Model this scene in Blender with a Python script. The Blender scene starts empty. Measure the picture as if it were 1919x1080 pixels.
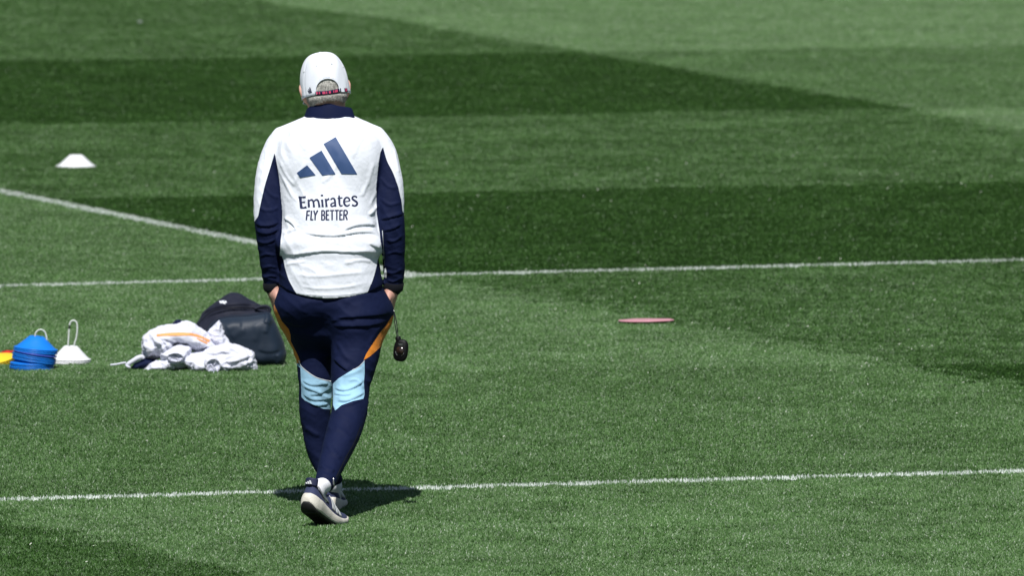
import bpy, bmesh, math, random
import numpy as np
from mathutils import Vector, Matrix, Quaternion
from mathutils.bvhtree import BVHTree

random.seed(7)
rng = np.random.default_rng(7)
scene = bpy.context.scene
COL = scene.collection

# ------------------------------------------------------------------ camera, sky, sun, exposure
FPX = 25000.0                                   # focal length in photo pixels (a 470 mm lens)
CAM = np.array((0.69, -49.94, 4.55))
PITCH = math.radians(4.209)
cam_d = bpy.data.cameras.new("camera")
cam = bpy.data.objects.new("camera", cam_d)
COL.objects.link(cam)
cam.location = CAM
cam.rotation_euler = (math.pi / 2 - PITCH, 0, 0)
cam_d.sensor_width = 36.0
cam_d.lens = 36.0 * FPX / 1919.0
cam_d.clip_start = 1.0
cam_d.clip_end = 2000.0
cam_d.dof.use_dof = True
cam_d.dof.focus_distance = 50.2
cam_d.dof.aperture_fstop = 9.5
scene.camera = cam

SUN_EL, SUN_AZ = math.radians(57), math.radians(4.5)      # light travels away from the camera and a little to the right
LDIR = Vector((math.sin(SUN_AZ) * math.cos(SUN_EL), math.cos(SUN_AZ) * math.cos(SUN_EL), -math.sin(SUN_EL)))
world = bpy.data.worlds.new("World")
scene.world = world
world.use_nodes = True
wn = world.node_tree
sky = wn.nodes.new("ShaderNodeTexSky")
sky.sky_type = 'NISHITA'
sky.sun_disc = False
sky.sun_elevation = SUN_EL
sky.sun_rotation = math.atan2(-LDIR.x, -LDIR.y)
bg = wn.nodes["Background"]
bg.inputs["Strength"].default_value = 0.05
wn.links.new(sky.outputs[0], bg.inputs["Color"])
sun_d = bpy.data.lights.new("sun", 'SUN')
sun_d.energy = 4.9
sun_d.angle = math.radians(0.53)
sun_d.color = (1.0, 0.985, 0.965)
sun = bpy.data.objects.new("sun", sun_d)
COL.objects.link(sun)
sun.location = (-5, -10, 30)
sun.rotation_euler = LDIR.to_track_quat('-Z', 'Y').to_euler()
scene.view_settings.view_transform = 'Standard'
scene.view_settings.look = 'None'
scene.view_settings.exposure = 0.05
scene.view_settings.gamma = 1.0
scene.view_settings.use_curve_mapping = False

# ------------------------------------------------------------------ measuring helpers
CP, SP = math.cos(PITCH), math.sin(PITCH)
def ray(px, py):
    a = (px - 959.5) / FPX
    b = (540.0 - py) / FPX
    return np.array((a, CP + b * SP, -SP + b * CP))
def P(px, py, Y):                                 # the point seen at a photo pixel, on the plane y = Y
    d = ray(px, py)
    return CAM + d * ((Y - CAM[1]) / d[1])
def G(px, py, z=0.0):                             # the same on the ground
    d = ray(px, py)
    return CAM + d * ((z - CAM[2]) / d[2])
def proj(v):                                      # photo pixel of world points (n,3)
    q = np.asarray(v, float) - CAM
    dep = q[:, 1] * CP - q[:, 2] * SP
    up = q[:, 1] * SP + q[:, 2] * CP
    return np.stack((959.5 + FPX * q[:, 0] / dep, 540.0 - FPX * up / dep), 1)
def scale_at(Y):
    return FPX / (Y - CAM[1])

# ------------------------------------------------------------------ noise
_tab = rng.random(65536).astype(np.float32)
def _h(i, j, k):
    return _tab[((i * 73856093) ^ (j * 19349663) ^ (k * 83492791)) & 65535]
def vnoise(p):
    p = np.asarray(p, np.float64)
    i = np.floor(p).astype(np.int64)
    f = p - i
    f = f * f * (3 - 2 * f)
    r = 0
    for a in (0, 1):
        for b in (0, 1):
            for c in (0, 1):
                w = (f[:, 0] if a else 1 - f[:, 0]) * (f[:, 1] if b else 1 - f[:, 1]) * (f[:, 2] if c else 1 - f[:, 2])
                r = r + w * _h(i[:, 0] + a, i[:, 1] + b, i[:, 2] + c)
    return r * 2 - 1
def worley(p):
    p = np.asarray(p, np.float64)
    i = np.floor(p).astype(np.int64)
    best = np.full(len(p), 9.0)
    for a in (-1, 0, 1):
        for b in (-1, 0, 1):
            for c in (-1, 0, 1):
                q = i + np.array((a, b, c))
                f = np.stack([_h(q[:, 0] + o, q[:, 1] + o * 3, q[:, 2] + o * 7) for o in (0, 11, 23)], 1)
                best = np.minimum(best, ((q + f - p) ** 2).sum(1))
    return np.sqrt(best)
def ridged(p):
    return 1 - np.abs(vnoise(p)) * 2

# ------------------------------------------------------------------ objects
def mesh_obj(name, verts, faces, mat, parent=None, loc=None, smooth=True):
    """verts in world space; stored relative to the thing's own base"""
    v = np.asarray(verts, float)
    if parent is None:
        base = np.zeros(3) if loc is None else np.asarray(loc, float)
    else:
        r = parent
        while r.parent:
            r = r.parent
        base = np.array(r.location)
    me = bpy.data.meshes.new(name)
    if isinstance(faces, np.ndarray):
        faces = faces.tolist()
    me.from_pydata((v - base).tolist(), [], faces)
    mats = mat if isinstance(mat, (list, tuple)) else [mat]
    for m in mats:
        me.materials.append(m)
    me.polygons.foreach_set("use_smooth", [smooth] * len(me.polygons))
    me.update()
    o = bpy.data.objects.new(name, me)
    COL.objects.link(o)
    if parent is not None:
        o.parent = parent
    else:
        o.location = base
    return o
def empty(name, loc):
    o = bpy.data.objects.new(name, None)
    o.empty_display_size = 0.1
    COL.objects.link(o)
    o.location = loc
    return o
def tag(o, label=None, cat=None, group=None, kind=None):
    if label: o["label"] = label
    if cat: o["category"] = cat
    if group: o["group"] = group
    if kind: o["kind"] = kind
    return o

# ------------------------------------------------------------------ materials
def mat(name, col, rough=0.6, spec=0.3, sheen=0.0, bump=0.0, bscale=400.0, var=0.0, vscale=20.0, metal=0.0, coat=0.0, transl=0.0):
    m = bpy.data.materials.new(name)
    m.use_nodes = True
    nt = m.node_tree
    b = nt.nodes["Principled BSDF"]
    b.inputs["Base Color"].default_value = (*col, 1)
    b.inputs["Roughness"].default_value = rough
    b.inputs["Specular IOR Level"].default_value = spec
    b.inputs["Sheen Weight"].default_value = sheen
    b.inputs["Metallic"].default_value = metal
    b.inputs["Coat Weight"].default_value = coat
    tc = nt.nodes.new("ShaderNodeTexCoord")
    if var:
        n = nt.nodes.new("ShaderNodeTexNoise")
        n.inputs["Scale"].default_value = vscale
        n.inputs["Detail"].default_value = 5
        nt.links.new(tc.outputs["Object"], n.inputs["Vector"])
        mx = nt.nodes.new("ShaderNodeMix")
        mx.data_type = 'RGBA'
        mx.inputs[6].default_value = (*[c * (1 - var) for c in col], 1)
        mx.inputs[7].default_value = (*[min(1, c * (1 + var)) for c in col], 1)
        nt.links.new(n.outputs[0], mx.inputs[0])
        nt.links.new(mx.outputs[2], b.inputs["Base Color"])
    if bump:
        n2 = nt.nodes.new("ShaderNodeTexNoise")
        n2.inputs["Scale"].default_value = bscale
        n2.inputs["Detail"].default_value = 3
        nt.links.new(tc.outputs["Object"], n2.inputs["Vector"])
        bp = nt.nodes.new("ShaderNodeBump")
        bp.inputs["Strength"].default_value = bump
        bp.inputs["Distance"].default_value = 0.002
        nt.links.new(n2.outputs[0], bp.inputs["Height"])
        nt.links.new(bp.outputs[0], b.inputs["Normal"])
    if transl:
        t = nt.nodes.new("ShaderNodeBsdfTranslucent")
        t.inputs[0].default_value = (*col, 1)
        ms = nt.nodes.new("ShaderNodeMixShader")
        ms.inputs[0].default_value = transl
        nt.links.new(b.outputs[0], ms.inputs[1])
        nt.links.new(t.outputs[0], ms.inputs[2])
        nt.links.new(ms.outputs[0], nt.nodes["Material Output"].inputs[0])
    return m

M = {}
M['white_cloth'] = mat("white_polyester", (0.765, 0.795, 0.86), 0.75, 0.2, 0.1, 0.25, 900, 0.03, 25)
M['navy_cloth'] = mat("navy_polyester", (0.0068, 0.0112, 0.041), 0.7, 0.1, 0.0, 0.25, 900, 0.12, 30)
M['black_cloth'] = mat("black_rib_knit", (0.008, 0.009, 0.014), 0.8, 0.2, 0.03, 0.4, 600)
M['print_blue'] = mat("blue_print", (0.04, 0.08, 0.19), 0.55, 0.25)
M['print_navy'] = mat("navy_print", (0.02, 0.027, 0.075), 0.55, 0.25)
M['orange_cloth'] = mat("orange_polyester", (0.74, 0.24, 0.025), 0.6, 0.3, 0.05, 0.25, 900, 0.12, 60)
M['sky_cloth'] = mat("pale_blue_polyester", (0.33, 0.565, 0.74), 0.65, 0.25, 0.05, 0.25, 900, 0.05, 40)
M['piping'] = mat("white_piping", (0.72, 0.76, 0.80), 0.6, 0.3)
M['skin'] = mat("skin", (0.58, 0.32, 0.25), 0.55, 0.35, 0, 0.35, 260, 0.14, 45)
M['shoe_knit'] = mat("navy_shoe_knit", (0.042, 0.052, 0.112), 0.75, 0.25, 0.03, 0.5, 500, 0.12, 60)
M['shoe_dark'] = mat("dark_shoe_tab", (0.018, 0.022, 0.06), 0.6, 0.3)
M['foam'] = mat("worn_cream_foam", (0.66, 0.63, 0.55), 0.7, 0.25, 0, 0.6, 260, 0.18, 55)
M['rubber'] = mat("black_rubber_sole", (0.014, 0.014, 0.015), 0.6, 0.3, 0, 0.5, 200, 0.2, 60)
M['shoe_grey'] = mat("grey_heel_counter", (0.20, 0.21, 0.22), 0.5, 0.4)
M['shoe_stripe'] = mat("off_white_stripe", (0.62, 0.64, 0.64), 0.5, 0.4)
M['sock'] = mat("white_sock", (0.80, 0.80, 0.84), 0.85, 0.1, 0.1, 0.5, 500)
M['blue_plastic'] = mat("blue_plastic", (0.010, 0.22, 0.80), 0.42, 0.4, 0, 0.1, 60, 0.08, 30, transl=0.12)
M['blue_plastic_dull'] = mat("faded_blue_plastic", (0.012, 0.17, 0.60), 0.5, 0.35, 0, 0.1, 60, 0.08, 30, transl=0.1)
M['violet_plastic'] = mat("violet_blue_plastic", (0.07, 0.14, 0.66), 0.42, 0.4, transl=0.12)
M['white_plastic'] = mat("white_plastic", (0.80, 0.81, 0.82), 0.45, 0.4, 0, 0.08, 60, 0.03, 30)
M['wire'] = mat("white_coated_wire", (0.66, 0.70, 0.66), 0.4, 0.45)
M['black_plastic'] = mat("black_plastic", (0.005, 0.005, 0.006), 0.5, 0.22)
M['yellow_plastic'] = mat("yellow_plastic", (0.83, 0.60, 0.03), 0.45, 0.4)
M['red_plastic'] = mat("red_plastic", (0.55, 0.02, 0.02), 0.45, 0.4)
M['pink_rubber'] = mat("faded_red_rubber", (0.68, 0.32, 0.36), 0.35, 0.6, 0, 0.15, 80, 0.18, 14)
M['bag_front'] = mat("dark_slate_coated_fabric", (0.010, 0.020, 0.037), 0.55, 0.35, 0.02, 0.25, 120, 0.2, 12)
M['bag_navy'] = mat("black_navy_bag_fabric", (0.012, 0.014, 0.028), 0.7, 0.25, 0.03, 0.3, 500)
M['bib_white'] = mat("white_bib_cloth", (0.67, 0.68, 0.77), 0.8, 0.15, 0.1, 0.3, 500, 0.03, 20)
M['bib_orange'] = mat("orange_stripe_cloth", (0.85, 0.36, 0.13), 0.7, 0.2)
M['bib_inner'] = mat("lavender_lining", (0.62, 0.63, 0.76), 0.8, 0.15)
M['strap_red'] = mat("red_strap_print", (0.50, 0.05, 0.12), 0.6, 0.3)
M['steel'] = mat("brushed_steel", (0.5, 0.5, 0.5), 0.3, 0.5, metal=1.0)
M['lcd'] = mat("dark_display_glass", (0.03, 0.018, 0.014), 0.12, 0.6, coat=0.6)

def hair_mat():
    m = mat("grey_hair", (0.25, 0.245, 0.22), 0.5, 0.4)
    nt = m.node_tree
    b = nt.nodes["Principled BSDF"]
    tc = nt.nodes.new("ShaderNodeTexCoord")
    mp = nt.nodes.new("ShaderNodeMapping")
    mp.inputs["Scale"].default_value = (330, 330, 40)
    n = nt.nodes.new("ShaderNodeTexNoise")
    n.inputs["Scale"].default_value = 1.0
    n.inputs["Detail"].default_value = 3
    cr = nt.nodes.new("ShaderNodeValToRGB")
    cr.color_ramp.elements[0].position = 0.3
    cr.color_ramp.elements[0].color = (0.12, 0.115, 0.10, 1)
    cr.color_ramp.elements[1].position = 0.7
    cr.color_ramp.elements[1].color = (0.58, 0.57, 0.52, 1)
    nt.links.new(tc.outputs["Object"], mp.inputs[0])
    nt.links.new(mp.outputs[0], n.inputs["Vector"])
    nt.links.new(n.outputs[0], cr.inputs[0])
    nt.links.new(cr.outputs[0], b.inputs["Base Color"])
    bp = nt.nodes.new("ShaderNodeBump")
    bp.inputs["Strength"].default_value = 0.7
    bp.inputs["Distance"].default_value = 0.003
    nt.links.new(n.outputs[0], bp.inputs["Height"])
    nt.links.new(bp.outputs[0], b.inputs["Normal"])
    return m
M['hair'] = hair_mat()

def blade_mat(name, stops, transl=0.22, rough=0.42, spec=0.35):
    m = bpy.data.materials.new(name)
    m.use_nodes = True
    nt = m.node_tree
    b = nt.nodes["Principled BSDF"]
    geo = nt.nodes.new("ShaderNodeNewGeometry")
    cr = nt.nodes.new("ShaderNodeValToRGB")
    el = cr.color_ramp.elements
    while len(el) < len(stops):
        el.new(0.5)
    for e, (p, c) in zip(el, stops):
        e.position = p
        e.color = (*c, 1)
    nt.links.new(geo.outputs["Random Per Island"], cr.inputs[0])
    # broad patches of stronger and weaker growth
    n = nt.nodes.new("ShaderNodeTexNoise")
    n.inputs["Scale"].default_value = 1.1
    n.inputs["Detail"].default_value = 6
    n.inputs["Roughness"].default_value = 0.62
    nt.links.new(geo.outputs["Position"], n.inputs["Vector"])
    mr = nt.nodes.new("ShaderNodeMapRange")
    mr.inputs[1].default_value = 0.3
    mr.inputs[2].default_value = 0.7
    mr.inputs[3].default_value = 0.86
    mr.inputs[4].default_value = 1.14
    nt.links.new(n.outputs[0], mr.inputs[0])
    oi = nt.nodes.new("ShaderNodeObjectInfo")
    mr2 = nt.nodes.new("ShaderNodeMapRange")
    mr2.inputs[3].default_value = 0.86
    mr2.inputs[4].default_value = 1.14
    nt.links.new(oi.outputs["Random"], mr2.inputs[0])
    mm = nt.nodes.new("ShaderNodeMath")
    mm.operation = 'MULTIPLY'
    nt.links.new(mr.outputs[0], mm.inputs[0])
    nt.links.new(mr2.outputs[0], mm.inputs[1])
    vm = nt.nodes.new("ShaderNodeVectorMath")
    vm.operation = 'SCALE'
    nt.links.new(cr.outputs[0], vm.inputs[0])
    nt.links.new(mm.outputs[0], vm.inputs["Scale"])
    nt.links.new(vm.outputs[0], b.inputs["Base Color"])
    b.inputs["Roughness"].default_value = rough
    b.inputs["Specular IOR Level"].default_value = spec
    t = nt.nodes.new("ShaderNodeBsdfTranslucent")
    nt.links.new(vm.outputs[0], t.inputs[0])
    ms = nt.nodes.new("ShaderNodeMixShader")
    ms.inputs[0].default_value = transl
    nt.links.new(b.outputs[0], ms.inputs[1])
    nt.links.new(t.outputs[0], ms.inputs[2])
    nt.links.new(ms.outputs[0], nt.nodes["Material Output"].inputs[0])
    return m
# shade of bands brushed camera-ward and sheen of paler undersides, put into blade colour
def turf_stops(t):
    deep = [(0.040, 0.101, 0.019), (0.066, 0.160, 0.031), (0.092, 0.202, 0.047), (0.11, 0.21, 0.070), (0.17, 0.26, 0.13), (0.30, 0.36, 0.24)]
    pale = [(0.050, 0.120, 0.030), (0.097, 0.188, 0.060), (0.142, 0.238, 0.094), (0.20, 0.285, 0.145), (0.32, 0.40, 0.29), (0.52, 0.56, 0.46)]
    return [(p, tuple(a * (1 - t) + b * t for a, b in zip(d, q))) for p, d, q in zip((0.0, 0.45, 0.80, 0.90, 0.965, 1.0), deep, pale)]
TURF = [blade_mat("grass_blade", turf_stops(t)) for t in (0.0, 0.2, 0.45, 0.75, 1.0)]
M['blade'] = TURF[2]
M['painted_blade'] = blade_mat("chalked_grass_blade", [(0.0, (0.08, 0.17, 0.06)), (0.16, (0.14, 0.24, 0.12)), (0.30, (0.50, 0.55, 0.50)), (1.0, (0.74, 0.77, 0.74))], 0.15, 0.7, 0.2)
M['soil'] = mat("turf_base", (0.035, 0.085, 0.028), 0.9, 0.1, 0, 0.5, 60, 0.3, 3.0)
M['chalk'] = mat("chalked_turf_base", (0.30, 0.36, 0.30), 0.9, 0.1, 0, 0.5, 60, 0.3, 40.0)

# ================================================================== THE GROUND
# pitch base: one sheet to the horizon
mesh_obj("pitch", [(-900, -300, 0), (900, -300, 0), (900, 1500, 0), (-900, 1500, 0)], [(0, 1, 2, 3)], M['soil'], smooth=False)
bpy.data.objects["pitch"]["kind"] = "structure"

# painted lines: (two points of the centre line on the ground, half width)
def gl(a, b):
    return np.array(G(*a)[:2]), np.array(G(*b)[:2])
L_NEAR = gl((0, 943), (1919, 889))
L_MID = gl((0, 541), (1919, 492))
L_SIDE = gl((0, 362), (480, 460))
def ext(l, t0, t1):
    a, b = l
    u = (b - a) / np.linalg.norm(b - a)
    return a + u * t0, b + u * t1
def isect(l1, l2):
    (a, b), (c, d) = l1, l2
    r, s = b - a, d - c
    t = ((c[0] - a[0]) * s[1] - (c[1] - a[1]) * s[0]) / (r[0] * s[1] - r[1] * s[0])
    return a + r * t
corner = isect(L_MID, L_SIDE)
SIDE_SEG = (L_SIDE[0] + (L_SIDE[0] - corner) / np.linalg.norm(L_SIDE[0] - corner) * 8.0, corner)
LINES = [(ext(L_NEAR, -3.0, 3.0), 0.048), (ext(L_MID, -3.0, 3.0), 0.054), (SIDE_SEG, 0.048)]
def seg_d(xy, a, b):
    ab = b - a
    t = np.clip(((xy - a) @ ab) / (ab @ ab), 0, 1)
    return np.linalg.norm(xy - (a + t[:, None] * ab), axis=1)
def side_of(xy, l):                                # signed distance to an infinite line, + on its right-hand (far) side going a->b
    a, b = l
    u = (b - a) / np.linalg.norm(b - a)
    return (xy[:, 1] - a[1]) * u[0] - (xy[:, 0] - a[0]) * u[1]

# mowing bands: the rows follow the painted lines, the columns follow the side line
ROWS = [gl((0, 118), (1919, 90)), gl((0, 238), (1919, 204)), gl((0, 380), (1919, 345)), L_MID, gl((0, 716), (1919, 688)), L_NEAR]
D0 = gl((480, 0), (1919, 246))
D1 = (G(765, 519)[:2], G(1919, 730)[:2])
D2 = gl((0, 975), (450, 1083))
def mow_level(xy):
    """lean of the turf: + laid away from the camera, - brushed towards it"""
    wob = 0.10 * vnoise(np.column_stack((xy * 0.6, np.zeros(len(xy))))) + rng.normal(0, 0.03, len(xy))
    soft = rng.normal(0, 0.09, len(xy))
    row = np.zeros(len(xy), int)
    for l in ROWS:
        row += (side_of(xy, l) + wob < 0).astype(int)
    below1 = side_of(xy, D1) + wob < 0
    corner_side = side_of(xy, SIDE_SEG) < 0
    right = xy[:, 0] > corner[0]
    below1 = np.where(right, side_of(xy, D1) + soft < 0, side_of(xy, (L_SIDE[0], L_SIDE[1])) + wob < 0)
    above0 = side_of(xy, D0) + wob > 0
    below2 = side_of(xy, D2) + soft * .7 < 0
    colv = np.where(above0, 1.15, np.where(below2, -0.1, np.where(below1, 1.2, 0.0)))
    rowv = np.where(row % 2 == 0, 1.0, 0.0)
    amp = np.where(below1 & ~below2, 0.22, 0.75)
    return colv * 1.0 + rowv * amp

def tuft_mesh(name, n, size, lean_deg, seed, m, hgt=(0.012, 0.023), wid=(0.0016, 0.0028)):
    r = np.random.default_rng(seed)
    V, F = [], []
    for _ in range(n):
        x, y = (r.random(2) - 0.5) * size
        h = r.uniform(*hgt)
        w = r.uniform(*wid)
        yaw = r.normal(0, 0.75)
        # facing vector of the blade (broad side), around the camera-ward axis
        sx, sy = math.cos(yaw), math.sin(yaw)
        le = math.radians(lean_deg + r.normal(0, 15))
        ld = r.normal(math.pi / 2, 0.55)
        dx, dy = math.cos(ld) * math.sin(le), math.sin(ld) * math.sin(le)
        dz = math.cos(le)
        k = len(V)
        V += [(x - sx * w, y - sy * w, -0.002), (x + sx * w, y + sy * w, -0.002),
              (x + dx * h * .5 - sx * w * .85, y + dy * h * .5 - sy * w * .85, dz * h * .55),
              (x + dx * h * .5 + sx * w * .85, y + dy * h * .5 + sy * w * .85, dz * h * .55),
              (x + dx * h * 1.2 + r.normal(0, .0025), y + dy * h * 1.2 + r.normal(0, .0025), max(0.004, dz * h * r.uniform(.72, .98)))]
        F += [(k, k + 1, k + 3, k + 2), (k + 2, k + 3, k + 4)]
    me = bpy.data.meshes.new(name)
    me.from_pydata(V, [], F)
    me.materials.append(m)
    me.update()
    return me

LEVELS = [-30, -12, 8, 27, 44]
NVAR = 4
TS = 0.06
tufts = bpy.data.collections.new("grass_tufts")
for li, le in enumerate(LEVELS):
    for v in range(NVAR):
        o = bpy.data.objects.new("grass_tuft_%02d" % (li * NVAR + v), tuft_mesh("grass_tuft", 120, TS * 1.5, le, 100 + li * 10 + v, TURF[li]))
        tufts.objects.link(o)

def grass_points():
    ys = np.arange(-4.5, 45.0, TS)
    out = []
    for y in ys:
        half = (y - CAM[1]) * 985 / FPX + 2.2
        n = int(2 * half / TS)
        xs = CAM[0] - half + (np.arange(n) + rng.random(n) * 0.9) * TS
        out.append(np.column_stack((xs, y + (rng.random(n) - 0.5) * TS)))
    return np.concatenate(out)
xy = grass_points()
keep = np.ones(len(xy), bool)
for (a, b), hw in LINES:
    keep &= seg_d(xy, a, b) > hw + 0.012
xy = xy[keep]
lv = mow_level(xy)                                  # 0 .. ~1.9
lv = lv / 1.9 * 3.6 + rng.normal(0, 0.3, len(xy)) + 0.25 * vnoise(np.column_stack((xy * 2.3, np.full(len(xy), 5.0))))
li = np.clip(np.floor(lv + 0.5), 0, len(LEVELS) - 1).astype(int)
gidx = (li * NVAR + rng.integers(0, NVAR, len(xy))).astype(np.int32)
grass_me = bpy.data.meshes.new("grass")
grass_me.from_pydata(np.column_stack((xy, np.zeros(len(xy)))).tolist(), [], [])
at = grass_me.attributes.new("idx", 'INT', 'POINT')
at.data.foreach_set("value", gidx)
at = grass_me.attributes.new("yaw", 'FLOAT', 'POINT')
at.data.foreach_set("value", rng.normal(0, 0.35, len(xy)).astype(np.float32))
at = grass_me.attributes.new("sc", 'FLOAT', 'POINT')
at.data.foreach_set("value", (0.9 + 0.3 * rng.random(len(xy))).astype(np.float32))
grass_me.materials.append(M['blade'])
grass = bpy.data.objects.new("grass", grass_me)
COL.objects.link(grass)
tag(grass, "short mown green turf in light and dark bands", "grass", kind="stuff")
ng = bpy.data.node_groups.new("grow_tufts", 'GeometryNodeTree')
ng.interface.new_socket("Geometry", in_out='INPUT', socket_type='NodeSocketGeometry')
ng.interface.new_socket("Geometry", in_out='OUTPUT', socket_type='NodeSocketGeometry')
gi = ng.nodes.new("NodeGroupInput")
go = ng.nodes.new("NodeGroupOutput")
ci = ng.nodes.new("GeometryNodeCollectionInfo")
ci.inputs["Collection"].default_value = tufts
ci.inputs["Separate Children"].default_value = True
ci.inputs["Reset Children"].default_value = True
iop = ng.nodes.new("GeometryNodeInstanceOnPoints")
iop.inputs["Pick Instance"].default_value = True
def named(n, t):
    a = ng.nodes.new("GeometryNodeInputNamedAttribute")
    a.data_type = t
    a.inputs["Name"].default_value = n
    return a.outputs["Attribute"]
cx_ = ng.nodes.new("ShaderNodeCombineXYZ")
e2r = ng.nodes.new("FunctionNodeEulerToRotation")
ng.links.new(named("yaw", 'FLOAT'), cx_.inputs[2])
ng.links.new(cx_.outputs[0], e2r.inputs[0])
ng.links.new(gi.outputs[0], iop.inputs["Points"])
ng.links.new(ci.outputs[0], iop.inputs["Instance"])
ng.links.new(named("idx", 'INT'), iop.inputs["Instance Index"])
ng.links.new(e2r.outputs[0], iop.inputs["Rotation"])
ng.links.new(named("sc", 'FLOAT'), iop.inputs["Scale"])
ng.links.new(iop.outputs[0], go.inputs[0])
gm = grass.modifiers.new("grow", 'NODES')
gm.node_group = ng

# loose pale clippings lying on the turf
def clippings(n=1500):
    V, F = [], []
    for _ in range(n):
        y = rng.uniform(-3.5, 22)
        half = (y - CAM[1]) * 985 / FPX + 1.5
        x = CAM[0] + rng.uniform(-half, half)
        if vnoise(np.array([[x * .5, y * .25, 3.0]]))[0] < rng.uniform(-.5, .6):
            continue
        a = rng.uniform(0, math.pi)
        L, w = rng.uniform(.0025, .006), rng.uniform(.0007, .0014)
        c, s = math.cos(a), math.sin(a)
        z = rng.uniform(.013, .020)
        t = rng.uniform(.0, .006)
        k = len(V)
        V += [(x - c * L - s * w, y - s * L + c * w, z), (x - c * L + s * w, y - s * L - c * w, z - .001), (x + c * L + s * w, y + s * L - c * w, z + t - .001), (x + c * L - s * w, y + s * L + c * w, z + t + .001)]
        F.append((k, k + 1, k + 2, k + 3))
    o = mesh_obj("clippings", V, F, M['clipping'], smooth=False)
    tag(o, "pale dry clippings scattered over the green turf", "clippings", kind="stuff")
M['clipping'] = mat("dry_clipping", (0.62, 0.64, 0.55), 0.6, 0.3)
clippings()
def field_line(a, b, hw, zz):
    u = (b - a) / np.linalg.norm(b - a)
    nrm = np.array((-u[1], u[0]))
    ln = np.linalg.norm(b - a)
    V = [(*(a - nrm * hw), zz), (*(b - nrm * hw), zz), (*(b + nrm * hw), zz), (*(a + nrm * hw), zz)]
    F = [(0, 1, 2, 3)]
    mi = [0]
    n = int(ln * hw * 2 * 20000)
    t = rng.random(n) * ln
    s = (rng.random(n) * 2 - 1) * (hw + rng.normal(0, 0.006, n)) 
    for i in range(n):
        c = a + u * t[i] + nrm * s[i]
        h = rng.uniform(0.012, 0.023)
        w = rng.uniform(0.002, 0.0032)
        yaw = rng.normal(0, 0.8)
        sx, sy = math.cos(yaw) * w, math.sin(yaw) * w
        le = math.radians(rng.normal(14, 18))
        ld = rng.normal(math.pi / 2, 0.7)
        dx, dy, dz = math.cos(ld) * math.sin(le) * h, math.sin(ld) * math.sin(le) * h, math.cos(le) * h
        k = len(V)
        V += [(c[0] - sx, c[1] - sy, 0), (c[0] + sx, c[1] + sy, 0), (c[0] + dx * .5 + sx * .85, c[1] + dy * .5 + sy * .85, dz * .55),
              (c[0] + dx * .5 - sx * .85, c[1] + dy * .5 - sy * .85, dz * .55), (c[0] + dx, c[1] + dy, dz)]
        F += [(k, k + 1, k + 2, k + 3), (k + 3, k + 2, k + 4)]
        mi += [1, 1]
    o = mesh_obj("field_line", V, F, [M['chalk'], M['painted_blade']], smooth=False)
    o.data.polygons.foreach_set("material_index", mi)
    tag(o, kind="structure")
    return o
for i, ((a, b), hw) in enumerate(LINES):
    field_line(a, b, hw, 0.004 + 0.004 * (i == 2))

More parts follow.
